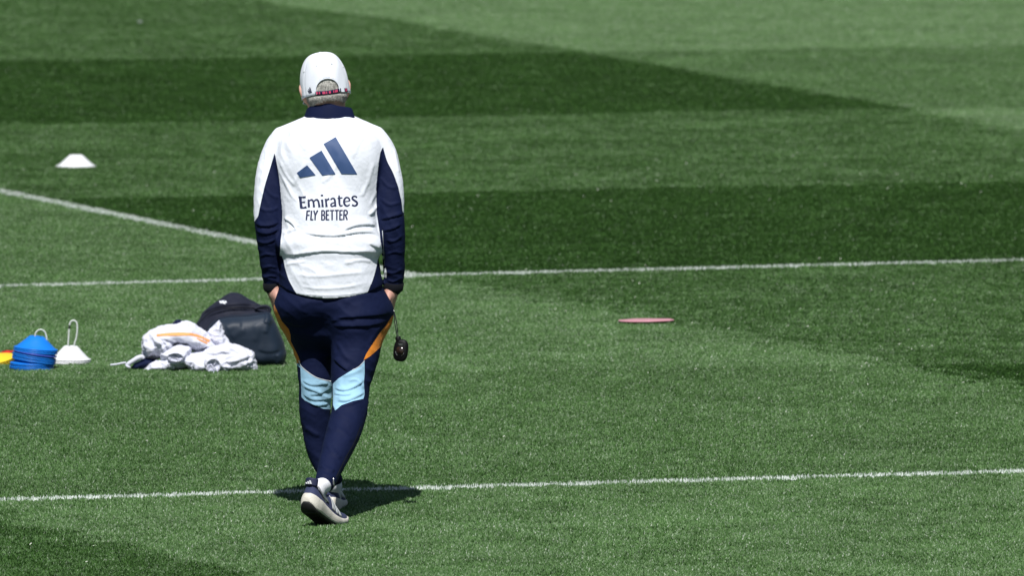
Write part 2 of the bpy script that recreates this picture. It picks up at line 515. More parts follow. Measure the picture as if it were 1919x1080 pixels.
# ================================================================== SIGNED-DISTANCE MODELLING KIT
class Grid:
    def __init__(s, lo, hi, h):
        s.lo = np.array(lo, float)
        s.h = h
        s.n = np.ceil((np.array(hi) - s.lo) / h).astype(int) + 1
        s.ax = [(s.lo[i] + np.arange(s.n[i]) * h).astype(np.float32) for i in range(3)]
        s.d = np.full(s.n, 1.0, np.float32)
    def sub(s, lo, hi):
        sl = []
        for i in range(3):
            a = int(np.clip(math.floor((lo[i] - s.lo[i]) / s.h), 0, s.n[i] - 1))
            b = int(np.clip(math.ceil((hi[i] - s.lo[i]) / s.h) + 1, a + 1, s.n[i]))
            sl.append(slice(a, b))
        return tuple(sl)
    def xyz(s, sl):
        return (s.ax[0][sl[0]][:, None, None], s.ax[1][sl[1]][None, :, None], s.ax[2][sl[2]][None, None, :])
    def union(s, sl, d, k=0.0):
        c = s.d[sl]
        if k > 0:
            hh = np.clip(0.5 + 0.5 * (c - d) / k, 0, 1)
            s.d[sl] = c + (d - c) * hh - k * hh * (1 - hh)
        else:
            s.d[sl] = np.minimum(c, d)
    def tube(s, pts, rad, k=0.02, n=5, ysq=1.0):
        pts = np.asarray(pts, float)
        rad = np.asarray(rad, float)
        m = len(pts)
        if m > 2:
            t = np.linspace(0, m - 1, (m - 1) * n + 1)
            pts, rad = spline(pts, t), np.maximum(0.001, spline(rad[:, None], t)[:, 0])
        mg = rad.max() + 0.05
        sl = s.sub(pts.min(0) - mg, pts.max(0) + mg)
        X, Y, Z = s.xyz(sl)
        D = None
        for i in range(len(pts) - 1):
            a, b = pts[i], pts[i + 1]
            ab = b - a
            L = float(ab @ ab) + 1e-12
            t = np.clip(((X - a[0]) * ab[0] + (Y - a[1]) * ab[1] + (Z - a[2]) * ab[2]) / L, 0, 1)
            dd = np.sqrt((X - a[0] - t * ab[0]) ** 2 + ((Y - a[1] - t * ab[1]) / ysq) ** 2 + (Z - a[2] - t * ab[2]) ** 2) - (rad[i] + t * (rad[i + 1] - rad[i]))
            D = dd if D is None else np.minimum(D, dd)
        s.union(sl, D.astype(np.float32), k)
    def ball(s, c, r, k=0.02, R=None, cut=False):
        c = np.asarray(c, float)
        r = np.asarray(r, float) if np.ndim(r) else np.array((r, r, r), float)
        mg = r.max() + 0.05
        sl = s.sub(c - mg, c + mg)
        X, Y, Z = s.xyz(sl)
        x, y, z = X - c[0], Y - c[1], Z - c[2]
        if R is not None:
            x, y, z = (R[0][0] * x + R[1][0] * y + R[2][0] * z, R[0][1] * x + R[1][1] * y + R[2][1] * z, R[0][2] * x + R[1][2] * y + R[2][2] * z)
        q = np.sqrt((x / r[0]) ** 2 + (y / r[1]) ** 2 + (z / r[2]) ** 2)
        D = ((q - 1) * r.min()).astype(np.float32)
        if cut:
            s.d[sl] = np.maximum(s.d[sl], -D)
        else:
            s.union(sl, D, k)
    def loft(s, rows, nexp=2.3, k=0.03, hem=None, ztop=None):
        """rows: (z, cx, cy, a, b) sorted by z"""
        r = np.array(sorted(rows), float)
        z0, z1 = r[0, 0], r[-1, 0]
        mg = 0.05
        lo = ((r[:, 1] - r[:, 3]).min() - mg, (r[:, 2] - r[:, 4]).min() - mg, z0 - mg)
        hi = ((r[:, 1] + r[:, 3]).max() + mg, (r[:, 2] + r[:, 4]).max() + mg, z1 + mg)
        sl = s.sub(lo, hi)
        X, Y, Z = s.xyz(sl)
        zz = np.clip(Z.ravel(), z0, z1)
        u = np.interp(zz, r[:, 0], np.arange(len(r)))
        pr = spline(r[:, 1:], u)
        cx, cy, a, b = [pr[:, i][None, None, :].astype(np.float32) for i in range(4)]
        q = (np.abs((X - cx) / a) ** nexp + np.abs((Y - cy) / b) ** nexp) ** (1 / nexp)
        D = (q - 1) * np.minimum(a, b)
        top = Z - z1
        bot = (z0 - Z) if hem is None else (hem(X) - Z)
        D = np.maximum(np.maximum(D, top), bot)
        s.union(sl, D.astype(np.float32), k)
    def pillow(s, poly, Yc, hy, R=0.05, k=0.01, power=2.0):
        poly = np.asarray(poly, float)
        lo = (poly[:, 0].min() - .03, Yc - hy - .03, poly[:, 1].min() - .03)
        hi = (poly[:, 0].max() + .03, Yc + hy + .03, poly[:, 1].max() + .03)
        sl = s.sub(lo, hi)
        X, Y, Z = s.xyz(sl)
        d2 = poly_sd(np.broadcast_to(X[:, 0, :], (X.shape[0], Z.shape[2])), np.broadcast_to(Z[0, :, :], (X.shape[0], Z.shape[2])), poly)
        t = np.clip(-d2 / R, 0, 1)
        hh = hy * (1 - (1 - t) ** power) ** (1 / power)
        D = np.maximum(d2[:, None, :], (np.abs(Y - Yc) - hh[:, None, :]) * 0.7)
        s.union(sl, D.astype(np.float32), k)
    def mesh(s, smooth=2, zcut=None):
        d = s.d
        if zcut is not None:
            d = np.maximum(d, zcut - s.ax[2][None, None, :])
        d = np.pad(d, 1, constant_values=1.0)
        v, f = surface_nets(d)
        v = (v - 1) * s.h + s.lo
        return laplace(v, f, smooth), f

def spline(p, t):
    """Catmull-Rom through rows of p at parameters t"""
    p = np.asarray(p, float)
    n = len(p)
    i = np.clip(np.floor(t).astype(int), 0, n - 2)
    f = (t - i)[:, None]
    g = lambda j: p[np.clip(j, 0, n - 1)]
    a, b, c, d = g(i - 1), g(i), g(i + 1), g(i + 2)
    return 0.5 * (2 * b + (c - a) * f + (2 * a - 5 * b + 4 * c - d) * f ** 2 + (3 * b - a - 3 * c + d) * f ** 3)
def resample(pts, step):
    pts = np.asarray(pts, float)
    if len(pts) > 2:
        pts = spline(pts, np.linspace(0, len(pts) - 1, (len(pts) - 1) * 8 + 1))
    L = np.concatenate(([0], np.cumsum(np.linalg.norm(np.diff(pts, axis=0), axis=1))))
    n = max(2, int(L[-1] / step) + 1)
    s = np.linspace(0, L[-1], n)
    return np.column_stack([np.interp(s, L, pts[:, i]) for i in range(pts.shape[1])])
def poly_sd(X, Y, poly):
    d = np.full(X.shape, 1e9)
    ins = np.zeros(X.shape, bool)
    n = len(poly)
    for i in range(n):
        a, b = poly[i], poly[(i + 1) % n]
        e = b - a
        L = e @ e + 1e-15
        t = np.clip(((X - a[0]) * e[0] + (Y - a[1]) * e[1]) / L, 0, 1)
        d = np.minimum(d, (X - a[0] - t * e[0]) ** 2 + (Y - a[1] - t * e[1]) ** 2)
        if abs(e[1]) > 1e-12:
            c = ((a[1] > Y) != (b[1] > Y)) & (X < (b[0] - a[0]) * (Y - a[1]) / e[1] + a[0])
            ins ^= c
    d = np.sqrt(d)
    return np.where(ins, -d, d)
def surface_nets(d):
    neg = d < 0
    c = np.zeros(np.array(d.shape) - 1, np.int8)
    for i in (0, 1):
        for j in (0, 1):
            for k in (0, 1):
                c += neg[i:d.shape[0] - 1 + i, j:d.shape[1] - 1 + j, k:d.shape[2] - 1 + k]
    act = np.argwhere((c > 0) & (c < 8))
    idx = np.full(c.shape, -1, np.int32)
    idx[act[:, 0], act[:, 1], act[:, 2]] = np.arange(len(act))
    acc = np.zeros((len(act), 3))
    cnt = np.zeros(len(act))
    off = [np.array(o) for o in ((0, 0, 0), (1, 0, 0), (0, 1, 0), (1, 1, 0), (0, 0, 1), (1, 0, 1), (0, 1, 1), (1, 1, 1))]
    for i in range(8):
        for ax in range(3):
            if off[i][ax]:
                continue
            o2 = off[i].copy()
            o2[ax] = 1
            pa, pb = act + off[i], act + o2
            va, vb = d[pa[:, 0], pa[:, 1], pa[:, 2]], d[pb[:, 0], pb[:, 1], pb[:, 2]]
            m = (va < 0) != (vb < 0)
            t = np.zeros(len(act))
            t[m] = va[m] / (va[m] - vb[m])
            q = off[i] + t[:, None] * (o2 - off[i])
            acc[m] += q[m]
            cnt[m] += 1
    v = act + acc / np.maximum(cnt, 1)[:, None]
    F = []
    for ax in range(3):
        a1, a2 = (ax + 1) % 3, (ax + 2) % 3
        sl0 = [slice(None)] * 3
        sl1 = [slice(None)] * 3
        sl0[ax] = slice(0, -1)
        sl1[ax] = slice(1, None)
        e = neg[tuple(sl0)] != neg[tuple(sl1)]
        p = np.argwhere(e)
        p = p[(p[:, a1] > 0) & (p[:, a2] > 0) & (p[:, a1] < d.shape[a1] - 1) & (p[:, a2] < d.shape[a2] - 1)]
        fl = neg[p[:, 0], p[:, 1], p[:, 2]]
        def cell(o1, o2):
            q = p.copy()
            q[:, a1] -= o1
            q[:, a2] -= o2
            return idx[q[:, 0], q[:, 1], q[:, 2]]
        q = np.stack((cell(1, 1), cell(0, 1), cell(0, 0), cell(1, 0)), 1)
        q[~fl] = q[~fl][:, ::-1]
        F.append(q)
    F = np.concatenate(F)
    return v, F[(F >= 0).all(1)]
def laplace(v, f, it):
    e = np.concatenate([f[:, [0, 1]], f[:, [1, 2]], f[:, [2, 3]], f[:, [3, 0]]])
    for i in range(it):
        s = np.zeros_like(v)
        n = np.zeros(len(v))
        for a, b in ((0, 1), (1, 0)):
            for k in range(3):
                s[:, k] += np.bincount(e[:, a], v[e[:, b], k], len(v))
            n += np.bincount(e[:, a], minlength=len(v))
        v = v * 0.35 + 0.65 * s / np.maximum(n, 1)[:, None]
    return v
def normals(v, f):
    fn = np.cross(v[f[:, 2]] - v[f[:, 0]], v[f[:, 3]] - v[f[:, 1]])
    n = np.zeros_like(v)
    for k in range(4):
        for c in range(3):
            n[:, c] += np.bincount(f[:, k], fn[:, c], len(v))
    return n / (np.linalg.norm(n, axis=1)[:, None] + 1e-12)
def stroke_dist(uv, pts):
    """distance and side (+ below/right of travel) to a polyline in photo pixels, and travel fraction"""
    best = np.full(len(uv), 1e9)
    sgn = np.zeros(len(uv))
    fr = np.zeros(len(uv))
    n = len(pts) - 1
    for i in range(n):
        a, b = pts[i], pts[i + 1]
        e = b - a
        L = e @ e + 1e-12
        t = np.clip(((uv - a) @ e) / L, 0, 1)
        q = uv - a - t[:, None] * e
        d = np.sqrt((q ** 2).sum(1))
        m = d < best
        best[m] = d[m]
        sgn[m] = np.sign(e[0] * (uv[m, 1] - a[1]) - e[1] * (uv[m, 0] - a[0]))
        fr[m] = (i + t[m]) / n
    return best, sgn, fr
def folds(v, f, strokes, back=True):
    """cloth folds drawn as strokes: ('ridge'|'lip', points, half width px, height m)"""
    uv = proj(v)
    nn = normals(v, f)
    w0 = np.clip((0.35 - nn[:, 1]) / 0.4, 0, 1) if back else np.ones(len(v))
    disp = np.zeros(len(v))
    for kind, pts, hw, amp in strokes:
        pts = resample(pts, 6.0)
        lo, hi = pts.min(0) - hw * 4, pts.max(0) + hw * 4
        m = ((uv > lo) & (uv < hi)).all(1)
        if not m.any():
            continue
        d, s, fr = stroke_dist(uv[m], pts)
        fade = np.clip(np.minimum(fr, 1 - fr) * 5, 0, 1)
        fade = fade * fade * (3 - 2 * fade)
        if kind == 'ridge':
            g = np.exp(-(d / hw) ** 2)
        else:                                       # lip: swells gently above the stroke and tucks in sharply under it
            sd = d * s
            g = np.where(sd < 0, np.exp(-(sd / (hw * 2.2)) ** 2), np.exp(-(sd / (hw * 0.45)) ** 2) * 1.35 - 0.35 * np.exp(-(sd / (hw * 1.6)) ** 2))
        disp[m] += amp * g * fade
    return v + nn * (disp * w0)[:, None]

def split_panels(name, v, f, panels, default, parent, names, ny=0.35):
    """cut a garment into its sewn panels; outlines in photo pixels on the side seen from behind. returns objects"""
    uv = proj(v)
    fc = uv[f].mean(1)
    fn = normals(v, f)[f].mean(1)
    cls = np.zeros(len(f), int)
    for i, (poly, cond) in enumerate(panels):
        p = np.asarray(poly, float)
        m = (poly_sd(fc[:, 0], fc[:, 1], p) < 0)
        m &= cond(v[f].mean(1), fn)
        cls[m] = i + 1
    for c in range(1, len(panels) + 1):             # stray faces go back to the garment
        ids = np.where(cls == c)[0]
        if len(ids) == 0:
            continue
        lab = np.arange(len(v))
        g = f[ids]
        for _ in range(2000):
            mn = lab[g].min(1)
            new = lab.copy()
            for k in range(4):
                np.minimum.at(new, g[:, k], mn)
            if (new == lab).all():
                break
            lab = new
        fl = lab[g[:, 0]]
        u, n = np.unique(fl, return_counts=True)
        cls[ids[fl != u[n.argmax()]]] = 0
    # straighten the cut edges
    v = v.copy()
    lowc = np.full(len(v), 99)
    highc = np.full(len(v), -1)
    for k in range(4):
        np.minimum.at(lowc, f[:, k], cls)
        np.maximum.at(highc, f[:, k], cls)
    bnd = np.where(lowc != highc)[0]
    for vi in bnd:
        p = np.asarray(panels[highc[vi] - 1][0], float)
        q = uv[vi]
        best, bp = 1e9, None
        for i in range(len(p)):
            a, b = p[i], p[(i + 1) % len(p)]
            e = b - a
            t = min(1, max(0, (q - a) @ e / (e @ e + 1e-12)))
            c = a + t * e
            dd = (q - c) @ (q - c)
            if dd < best:
                best, bp = dd, c
        if best < 3.0 ** 2:
            s = scale_at(v[vi, 1])
            v[vi, 0] += (bp[0] - q[0]) / s
            v[vi, 2] -= (bp[1] - q[1]) / s
    objs = []
    for c in range(len(panels) + 1):
        ff = f[cls == c]
        if not len(ff):
            objs.append(None)
            continue
        used, inv = np.unique(ff, return_inverse=True)
        nm, mt = (name, default) if c == 0 else names[c - 1]
        par = parent if c == 0 else objs[0]
        objs.append(mesh_obj(nm, v[used], inv.reshape(-1, 4), mt, par))
    return objs, v
def bvh_of(v, f):
    return BVHTree.FromPolygons([Vector(p) for p in v], [tuple(int(i) for i in q) for q in f])
def drape(bvh, uvs, lift=0.0012):
    out = []
    prev = None
    for (px, py) in uvs:
        d = Vector(ray(px, py)).normalized()
        o = Vector(CAM) + d * 40
        h = bvh.ray_cast(o, d)
        if h[0] is not None:
            n = h[1]
            p = h[0] - d * lift
            prev = p
        elif prev is not None:
            p = Vector(P(px, py, prev.y))
        else:
            p = Vector(P(px, py, 0.15))
        out.append(tuple(p))
    return out
def print_stroke(pts, w, step=2.0):
    """flat band in photo pixels: (uv list, faces)"""
    p = resample(pts, step)
    w = np.interp(np.linspace(0, 1, len(p)), np.linspace(0, 1, len(np.atleast_1d(w))), np.atleast_1d(w))
    t = np.gradient(p, axis=0)
    t /= np.linalg.norm(t, axis=1)[:, None] + 1e-9
    n = np.column_stack((-t[:, 1], t[:, 0]))
    uv = []
    for i in range(len(p)):
        for s in (-.5, 0, .5):
            uv.append(p[i] + n[i] * w[i] * s)
    F = []
    for i in range(len(p) - 1):
        for j in range(2):
            k = i * 3 + j
            F.append((k, k + 3, k + 4, k + 1))
    return uv, F
def printed(name, bvh, strokes, m, parent, lift=0.0012, th=0.0):
    V, F = [], []
    for pts, w in strokes:
        uv, ff = print_stroke(pts, w)
        k = len(V)
        V += drape(bvh, uv, lift)
        F += [tuple(i + k for i in q) for q in ff]
    return mesh_obj(name, V, F, m, parent)
def print_quad(name, bvh, q, m, parent, nu=8, nv=14, lift=0.0024):
    a, b, c, d = [np.array(x, float) for x in q]
    uv = []
    for j in range(nv + 1):
        for i in range(nu + 1):
            s, t = i / nu, j / nv
            uv.append((a * (1 - s) + b * s) * (1 - t) + (d * (1 - s) + c * s) * t)
    F = [(j * (nu + 1) + i, j * (nu + 1) + i + 1, (j + 1) * (nu + 1) + i + 1, (j + 1) * (nu + 1) + i) for j in range(nv) for i in range(nu)]
    return mesh_obj(name, drape(bvh, uv, lift), F, m, parent)
def sweep(pts, rad, seg=10, closed=False, cap=True):
    """round tube mesh through 3-d points"""
    pts = np.asarray(pts, float)
    rad = np.broadcast_to(np.asarray(rad, float), (len(pts),))
    V, F = [], []
    n = len(pts)
    up = Vector((0, 0, 1))
    prevx = None
    for i in range(n):
        a = pts[(i - 1) % n] if (closed or i > 0) else pts[i]
        b = pts[(i + 1) % n] if (closed or i < n - 1) else pts[i]
        t = Vector(b - a).normalized()
        if prevx is None:
            x = t.orthogonal().normalized()
        else:
            x = (prevx - t * prevx.dot(t)).normalized()
        prevx = x
        y = t.cross(x)
        for j in range(seg):
            an = 2 * math.pi * j / seg
            V.append(tuple(Vector(pts[i]) + (x * math.cos(an) + y * math.sin(an)) * rad[i]))
    for i in range(n if closed else n - 1):
        i2 = (i + 1) % n
        for j in range(seg):
            j2 = (j + 1) % seg
            F.append((i * seg + j, i * seg + j2, i2 * seg + j2, i2 * seg + j))
    if cap and not closed:
        F.append(tuple(range(seg))[::-1])
        F.append(tuple((n - 1) * seg + j for j in range(seg)))
    return V, F
def lathe(prof, seg=48, M4=None):
    V, F = [], []
    n = len(prof)
    for r, z in prof:
        for j in range(seg):
            a = 2 * math.pi * j / seg
            V.append((r * math.cos(a), r * math.sin(a), z))
    for i in range(n - 1):
        for j in range(seg):
            j2 = (j + 1) % seg
            F.append((i * seg + j, i * seg + j2, (i + 1) * seg + j2, (i + 1) * seg + j))
    if M4 is not None:
        V = [tuple(M4 @ Vector(v)) for v in V]
    return V, F

# ================================================================== THE MAN
S0 = scale_at(0.25)
ROOT = (0.0, 0.12, 0.0)
def rows_px(rows):
    out = []
    for py, l, r, Yc, b in rows:
        a = P(l, py, Yc)
        c = P(r, py, Yc)
        out.append((a[2], (a[0] + c[0]) / 2, Yc, (c[0] - a[0]) / 2, b))
    return out
def path_px(pts):
    return [P(x, y, Y) for x, y, Y, r in pts], [r / scale_at(Y) for x, y, Y, r in pts]

ARM_L = [(532, 262, .33, 23), (514, 292, .31, 25), (504, 345, .275, 26), (502, 395, .25, 26), (503, 430, .24, 24), (505, 470, .25, 20.5), (508, 510, .265, 18), (510, 538, .275, 14.5)]
ARM_R = [(700, 262, .33, 23), (719, 292, .31, 25), (729, 345, .275, 26), (731, 395, .25, 26), (734, 430, .24, 24.5), (738, 470, .25, 20.5), (739, 510, .265, 18.5), (737, 538, .275, 16.5)]
TORSO = [(211, 592, 646, .384, .066), (216, 577, 660, .380, .078), (222, 564, 672, .372, .088), (230, 546, 690, .362, .097), (239, 525, 712, .35, .105), (262, 510, 724, .335, .12), (300, 511, 720, .31, .13), (350, 518, 712, .285, .135),
         (400, 525, 708, .26, .138), (440, 526, 711, .245, .14), (468, 524, 714, .235, .145), (484, 528, 709, .23, .1435), (505, 526, 712, .225, .147), (535, 523, 718, .225, .150), (566, 523, 718, .225, .152)]

# ---- shirt
gs = Grid((-0.36, -0.02, 0.74), (0.36, 0.56, 1.60), 0.0035)
def hem(X):
    px = 959.5 + (X - CAM[0]) * scale_at(0.08)
    return (P(618, 559, 0.08)[2] + 0.042 * np.clip(np.abs(px - 618) / 97, 0, 1.2) ** 2.6).astype(np.float32)
gs.loft(rows_px(TORSO), 2.25, 0.0, hem=hem)
# shoulder blades and the loose roll of cloth over the waist
gs.ball(P(572, 300, .23), (.075, .055, .10), 0.06)
gs.ball(P(662, 300, .23), (.075, .055, .10), 0.06)
gs.ball(P(617, 456, .18), (.15, .054, .030), 0.05)
for arm in (ARM_L, ARM_R):
    p, r = path_px(arm)
    gs.tube(p, r, 0.022)
    # flat cuff end
sv, sf = gs.mesh(2)
# cut the sleeves square at the cuff
nn = normals(sv, sf)
sh_folds = [
    ('lip', [(527, 479), (548, 478), (580, 474), (612, 471), (660, 473), (690, 472), (714, 477)], 3.8, .0068),
    ('lip', [(640, 434), (662, 424), (686, 421), (708, 424)], 5.5, .008),
    ('lip', [(566, 434), (590, 440), (630, 442), (668, 436), (695, 436), (712, 442)], 5.0, .007),
    ('ridge', [(530, 440), (545, 432), (560, 428)], 4.0, .004),
    ('lip', [(532, 408), (545, 417), (556, 430)], 4.0, .005),
    ('lip', [(690, 455), (703, 462), (712, 466)], 5.0, .005),
    ('ridge', [(690, 405), (702, 392), (710, 384)], 4.5, .006),
    ('ridge', [(524, 300), (538, 330), (556, 352)], 4.0, .0035),
    ('ridge', [(530, 330), (545, 362), (560, 380)], 4.0, .003),
    ('ridge', [(600, 345), (622, 325), (640, 290)], 5.0, .0026),
    ('ridge', [(575, 300), (560, 330), (545, 350)], 5.0, .0026),
    ('ridge', [(700, 300), (690, 340), (675, 372)], 5.0, .0035),
    ('ridge', [(708, 330), (702, 365), (690, 390)], 4.0, .003),
    ('ridge', [(540, 250), (560, 262), (575, 285)], 5.0, .0026),
    ('ridge', [(690, 250), (672, 268), (660, 300)], 5.0, .0026),
    ('ridge', [(548, 512), (590, 518), (640, 514), (690, 510)], 5.0, .0030),
    ('ridge', [(556, 536), (600, 541), (650, 538), (686, 530)], 4.0, .0024),
    ('ridge', [(534, 500), (545, 494), (575, 490)], 4.0, .0030),
    ('ridge', [(640, 496), (672, 488), (700, 492)], 4.5, .0034),
    ('lip', [(556, 550), (590, 554), (640, 554), (688, 548)], 2.0, .002),
    # sleeves
    ('lip', [(478, 418), (492, 424), (508, 423), (522, 416)], 3.5, .0055),
    ('lip', [(480, 432), (494, 438), (510, 436), (524, 428)], 3.5, .005),
    ('ridge', [(482, 452), (500, 455), (518, 446)], 3.5, .004),
    ('ridge', [(486, 482), (500, 476), (518, 480)], 3.5, .0035),
    ('ridge', [(490, 505), (505, 499), (520, 503)], 3.2, .0035),
    ('ridge', [(493, 522), (505, 517), (521, 520)], 3.0, .0035),
    ('ridge', [(492, 345), (508, 365), (526, 372)], 4.0, .003),
    ('ridge', [(486, 390), (504, 395), (524, 388)], 4.0, .0035),
    ('ridge', [(500, 275), (496, 310), (486, 350)], 3.0, .003),
    ('lip', [(712, 412), (726, 409), (742, 405), (756, 400)], 3.5, .0055),
    ('lip', [(718, 432), (734, 430), (752, 420)], 3.5, .005),
    ('ridge', [(722, 448), (738, 452), (754, 440)], 3.5, .004),
    ('ridge', [(724, 478), (740, 472), (755, 476)], 3.5, .003),
    ('ridge', [(722, 508), (738, 512), (753, 504)], 3.2, .0035),
    ('ridge', [(724, 524), (738, 528), (753, 520)], 3.0, .0035),
    ('ridge', [(712, 330), (728, 350), (746, 352)], 4.0, .003),
    ('ridge', [(712, 370), (730, 384), (752, 378)], 4.0, .0035),
    ('ridge', [(737, 275), (742, 300), (748, 330)], 3.0, .003),
]
sv = folds(sv, sf, [(k_, p_, w_ * .72, a_ * .95) for k_, p_, w_, a_ in sh_folds])
nn = normals(sv, sf)
q = sv * np.array((26, 20, 9.0)) + np.array((0, 0, 0)) + np.column_stack((sv[:, 2] * 14, 0 * sv[:, 0], sv[:, 0] * 8))
q2 = sv * np.array((12, 12, 30.0)) + np.column_stack((0 * sv[:, 0], 0 * sv[:, 0], sv[:, 0] * 10))
lowz = np.clip((1.12 - sv[:, 2]) / 0.15, 0, 1)
sv = sv + nn * (0.0022 * ridged(q) * (1 - lowz * .6) + 0.0017 * ridged(q2 + 30) * lowz + 0.0005 * vnoise(sv * 140))[:, None]
armL_in = [(516, 292), (521, 320), (525, 350), (529, 385), (530, 420), (526, 450), (524, 480), (525, 548)]
SLEEVE_L = [(514, 287), (507, 312), (497, 345), (489, 380), (484, 405), (477, 415), (462, 416), (462, 556)] + armL_in[::-1]
SLEEVE_R = [(718, 275), (725, 300), (736, 322), (746, 350), (752, 375), (755, 398), (775, 404), (775, 556), (718, 556), (718, 500), (712, 440), (706, 400), (705, 350), (709, 310), (713, 285)]
HEM_L = [(505, 478), (528, 480), (532, 490), (534, 503), (541, 525), (550, 542), (562, 560), (562, 570), (505, 570)]
HEM_R = [(735, 478), (711, 480), (707, 490), (702, 512), (694, 536), (686, 556), (686, 570), (735, 570)]
def armside(c, n, left):
    u = proj(c)
    xb = np.interp(u[:, 1], [285, 300, 350, 400, 440, 480, 556], [517, 519, 524, 528, 527, 524.5, 524.5]) if left else \
        np.interp(u[:, 1], [270, 300, 350, 400, 440, 480, 556], [715, 711, 706, 707, 712, 719, 719])
    return (u[:, 0] < xb) if left else (u[:, 0] > xb)
def tors(c, n):
    u = proj(c)
    return (u[:, 0] > 524) & (u[:, 0] < 719.5) & (u[:, 1] > 478)
panels = [(SLEEVE_L, lambda c, n: armside(c, n, True)), (SLEEVE_R, lambda c, n: armside(c, n, False)), (HEM_L, tors), (HEM_R, tors)]

# ---- body: head, neck, arms, hands and legs in one skin
gb = Grid((-0.33, -0.33, 0.03), (0.33, 0.62, 1.80), 0.0045)
HC = P(607, 158, .43)                                # middle of the head
ROLL, NOD, TURN = math.radians(7), math.radians(25), math.radians(4)
HR = Matrix.Rotation(TURN, 3, 'Z') @ Matrix.Rotation(-NOD, 3, 'X') @ Matrix.Rotation(-ROLL, 3, 'Y')
HRl = [list(r) for r in HR]
def H(x, y, z):
    return np.array(HC) + np.array(HR @ Vector((x, y, z)))
gb.ball(H(0, .002, .018), (.076, .092, .090), 0, HRl)
gb.ball(H(0, -.028, -.050), (.068, .064, .074), .02, HRl)
gb.ball(H(0, .035, -.055), (.060, .062, .075), .03, HRl)
gb.ball(H(0, .062, -.088), (.034, .03, .028), .03, HRl)
gb.tube([H(0, .098, .0), H(0, .118, -.034)], [.010, .016], .012)              # nose
gb.tube([H(-.03, .088, .012), H(.03, .088, .012)], [.014, .014], .015)        # brow
for s in (-1, 1):
    gb.ball(H(s * .031, .098, -.004), (.016, .012, .011), 0, HRl, cut=True)   # eye socket
    gb.ball(H(s * .031, .086, -.004), (.0125, .0125, .0125), .003)
    gb.tube([H(s * .024, .092, -.068), H(0, .099, -.066)], [.005, .007], .006)   # lips
    gb.tube([H(s * .022, .09, -.076), H(0, .098, -.077)], [.005, .007], .006)
    # ear: rim, lobe and a hollow
    gb.tube([H(s * .074, .008, -.010), H(s * .086, -.006, .002), H(s * .091, -.016, -.016), H(s * .087, -.014, -.040), H(s * .077, .002, -.056)], [.007, .0075, .0085, .0085, .0085], .010)
    gb.ball(H(s * .079, -.002, -.026), (.008, .018, .024), .010, HRl)
gb.tube([P(616, 230, .375), P(613, 208, .372), P(610, 180, .395)], [.055, .068, .068], .02, 5)
gb.tube([P(615, 232, .37), P(617, 300, .32), P(618, 420, .26), P(619, 500, .23), P(620, 575, .25)], [.055, .09, .095, .09, .075], .02)
gb.tube([P(545, 268, .34), P(690, 268, .34)], [.045, .045], .03)
for arm in (ARM_L, ARM_R):
    p, r = path_px(arm)
    gb.tube(p[:-1], [x * 0.72 for x in r[:-1]], 0.03)
# hands slipping into the trouser pockets
def hand(w, k, th, sgn):
    """w: wrist, k: knuckles, th: thumb base"""
    w, k = np.array(w), np.array(k)
    d = (k - w) / np.linalg.norm(k - w)
    side = np.array((0.30 * sgn, 0.95, 0.0))
    side -= d * (d @ side)
    side /= np.linalg.norm(side)
    gb.tube([w - d * .05, w, w + d * .02], [.027, .025, .026], .02)
    for i, o in enumerate((-.027, -.009, .009, .026)):                          # palm rays
        gb.tube([w + side * o * .5, k + side * o], [.019, .0125], .014)
    L = (.078, .088, .082, .064)
    inw = np.array((-0.55 * sgn, 0.12, -.83))
    for i, o in enumerate((-.029, -.010, .010, .029)):                          # four fingers, bent at the knuckles
        a = k + side * o
        b = a + (d * .6 + inw * .4) * L[i] * .45
        c = b + (d * .2 + inw * .8) * L[i] * .32
        e = c + inw * L[i] * .25
        gb.tube([a, b, c, e], [.0098, .0092, .0084, .0074], .004, 3)
    t0 = w + d * .022 - side * .022
    t1 = t0 + d * .030 - side * .020
    gb.tube([t0, t1, t1 + d * .030 - side * .004, t1 + d * .052 + side * .004], [.0155, .0135, .0112, .0088], .008, 3)
hand(P(734, 540, .275), P(728, 583, .27), None, 1)
hand(P(513, 540, .275), P(522, 583, .27), None, -1)
LEG_R = [(667, 585, .245, 58), (668, 612, .215, 54.5), (667.5, 640, .18, 48.5), (664, 675, .145, 43.5), (659, 705, .12, 38.5), (657, 740, .09, 34.5), (653, 778, .04, 33.5), (642, 815, -.03, 32), (629, 850, -.12, 27.5), (617, 883, -.21, 22.5), (609.5, 905, -.28, 19)]
LEG_L = [(576, 590, .275, 50), (583, 615, .29, 46), (590, 645, .29, 40), (591, 680, .282, 35), (591, 710, .275, 32), (591, 745, .28, 30), (591, 780, .285, 29), (593, 815, .285, 25), (597, 850, .28, 20), (609, 878, .275, 18), (625, 898, .27, 16)]
for leg in (LEG_R, LEG_L):
    p, r = path_px(leg)
    gb.tube(p, [max(.028, x * 0.70) for x in r], 0.02)
gb.tube([P(610, 902, -.26), P(605, 920, -.29)], [.024, .02], .01)
gb.tube([P(625, 898, .27), P(626, 915, .275)], [.02, .018], .01)
bv, bf = gb.mesh(1)
person = mesh_obj("person", bv, bf, M['skin'], loc=ROOT)
tag(person, "grey-haired man in white cap and white training top walking away with hands in pockets", "person")

panel_names = [("sleeve_panel", M['navy_cloth']), ("sleeve_panel", M['navy_cloth']), ("side_panel", M['navy_cloth']), ("side_panel", M['navy_cloth'])]
so, sv2 = split_panels("shirt", sv, sf, panels, M['white_cloth'], person, panel_names, ny=9)
shirt = so[0]
shb = bvh_of(sv, sf)

